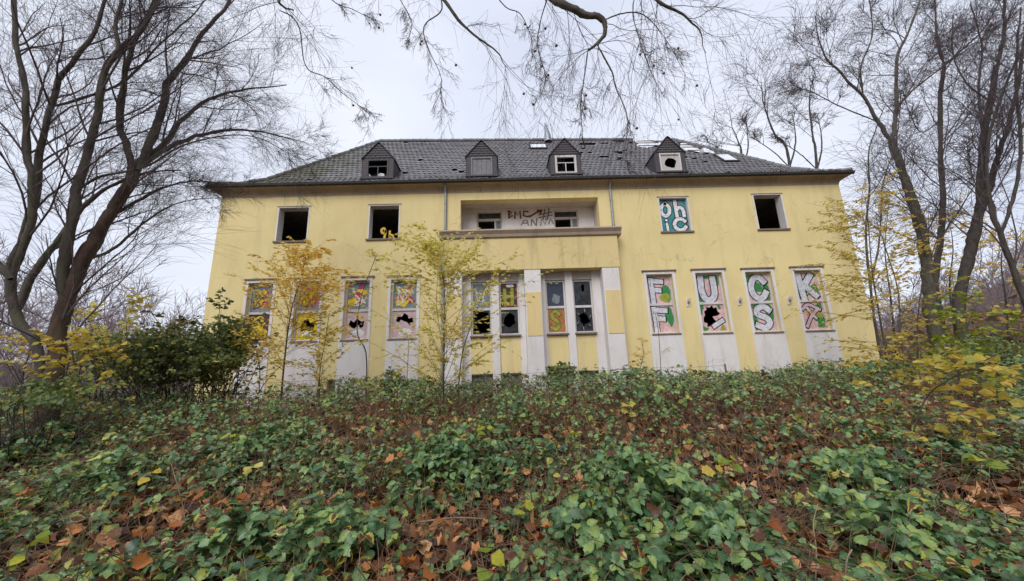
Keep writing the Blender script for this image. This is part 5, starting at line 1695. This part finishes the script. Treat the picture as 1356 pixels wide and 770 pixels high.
def shrub(name, label, px, py, Y, rx, rz, nl, lsize, leafm, ry=None, nstem=18, low=0.0, rndpow=1.0):
    c = at(px, py, Y)
    gz = float(ground_z(c[0], Y))
    root = thing(name, (c[0], Y, gz), label, 'bush')
    ry = ry or rx*0.7
    st = np.stack([c[0]+rx*.5*rng.standard_normal(nstem)*.6, Y+ry*.4*rng.standard_normal(nstem), np.full(nstem, gz-.05)], 1)
    H = c[2]+rz-gz
    d = np.stack([(st[:, 0]-c[0])/rx*.9, (st[:, 1]-Y)/ry*.9, np.ones(nstem)], 1)
    P = grow(st, d, H*(0.6+.4*rng.random(nstem)), 7, 0.12, (0, 0, 0.02))
    R = np.full((nstem, 1), .014)*np.linspace(1, .3, 8)[None]
    s1, d1, r1, t1 = spawn(P, R, 8, 0.8, .2, 1, .1)
    P1 = grow(s1, d1, rx*(.25+.3*rng.random(len(s1))), 5, .15, (0, 0, 0))
    R1 = np.full((len(s1), 1), .006)*np.linspace(1, .4, 6)[None]
    Va, Fa = tubes(P, R, 5)
    Vb, Fb = tubes(P1, R1, 3)
    mesh_np('stems', np.concatenate([Va, Vb]), np.concatenate([Fa, Fb+len(Va)]), M['bark_dark'], root)
    # leaf clumps inside an uneven crown
    nc = int(nl/70)+14
    cc = rng.standard_normal((nc, 3))
    cc /= np.linalg.norm(cc, axis=1, keepdims=True)
    cc *= (rng.random(nc)**0.55)[:, None]*(0.7+0.55*rng.random(nc))[:, None]
    C = np.array([c[0], Y, c[2]])+cc*np.array([rx, ry, rz])
    C[:, 2] = np.maximum(C[:, 2], gz+0.1+low)
    k = rng.integers(0, nc, nl)
    sc = np.array([rx, ry, rz])*0.15
    pos = C[k]+rng.standard_normal((nl, 3))*sc
    pos[:, 2] = np.maximum(pos[:, 2], gz+0.05)
    outw = norm(pos-np.array([c[0], Y, c[2]-rz*.3]))
    up = norm(outw*.6+np.array([0, 0, .7])+.45*rng.standard_normal((nl, 3)))
    dr = rng.standard_normal((nl, 3))
    cl = rng.random(nc)
    rv = np.clip(0.55*cl[k]+.4*rng.random(nl)**rndpow, 0, 0.9)
    rv = np.where(rng.random(nl) < .03, .97, rv)
    props(leaf_obj('foliage', pos, dr, up, lsize*(.6+.7*rng.random(nl)), LEAFLET, M[leafm], root, rnd=rv), kind='stuff')
    return root
shrub('evergreen_bush', 'big dark green bush between the big tree and the building', 235, 475, 9.4, 1.75, 0.72, 8000, 0.080, 'ever', nstem=40)
shrub('evergreen_bush', 'dark bush covering the lower left corner of the building', 298, 455, 9.9, 0.72, 0.70, 2600, 0.085, 'ever')
shrub('leafy_bush', 'yellowing green bush just right of the big tree trunk', 140, 470, 9.0, 1.05, 0.65, 800, 0.075, 'ever', rndpow=1, nstem=30)
shrub('evergreen_bush', 'small round evergreen bush at the foot of the middle pillar', 738, 497, 11.6, 0.48, 0.34, 1700, 0.085, 'ever')
shrub('evergreen_bush', 'small dark bush before the cellar opening left of the yellow sapling', 522, 505, 11.0, 0.42, 0.30, 900, 0.075, 'ever')
shrub('evergreen_bush', 'low dark bush under the right lettered windows', 1010, 512, 11.0, 1.3, 0.20, 2600, 0.085, 'ever')
shrub('leafy_bush', 'sparse green bush behind the yellow leaves at the far right', 1300, 470, 10.5, 1.5, 0.55, 3000, 0.085, 'ever', rndpow=2)
shrub('leafy_bush', 'ragged bush around the foot of the big left tree', 66, 520, 6.4, 0.9, 0.30, 800, 0.07, 'ever', nstem=26)

for lab, px_, top, Yd, lf, nl in (('leafy shoot standing highest out of the big left bush', 290, 400, 9.2, 'ever', 520), ('olive shoot at the middle of the big left bush', 225, 415, 9.0, 'olive', 420),
                           ('yellow leaved shoot left in the big left bush', 165, 405, 8.8, 'ygreen', 520), ('thin yellow shoot against the big tree trunk', 112, 415, 8.4, 'ygreen', 420),
                           ('dark leafy shoot over the lower left house corner', 322, 425, 9.8, 'ever', 420), ('low yellow shoot at the foot of the big tree', 95, 460, 6.7, 'yleaf', 220)):
    sapling('leafy_shoot', lab, L(Yd, Yd, (px_-8, 512), (px_-4, 480), (px_+3, (top+500)/2), (px_, top)), 0.014, 22, 1.1, lf, nl, 0.10, rise=0.5, taper=0.6, shape=LEAFLET)

# ------------------------------------------------------------------ wire fence at the top of the bank
fx = np.linspace(-9.5, 6.0, 8)
FY = 10.3
fr = thing('wire_fence', (-9.5, FY, float(ground_z(-9.5, FY))), 'thin wire fence along the top of the bank', 'fence')
for x in fx:
    gz = float(ground_z(x, FY))
    V, F = tubes(np.array([[(x, FY, gz-.2), (x+.02, FY, gz+.3), (x+.03, FY+.02, gz+.78)]]), np.array([[.025, .025, .022]]), 6)
    mesh_np('post', V, F, M['post'], fr)
for dz in (0.50, 0.74):
    pts = []
    for a, b in zip(fx, fx[1:]):
        za, zb = float(ground_z(a, FY))+dz, float(ground_z(b, FY))+dz
        pts += [(a, FY-.03, za), ((a+b)/2, FY-.03, (za+zb)/2-.02)]
    pts.append((fx[-1], FY-.03, float(ground_z(fx[-1], FY))+dz))
    tube_obj('wire', pts, .004, .004, M['wire'], fr, 4)
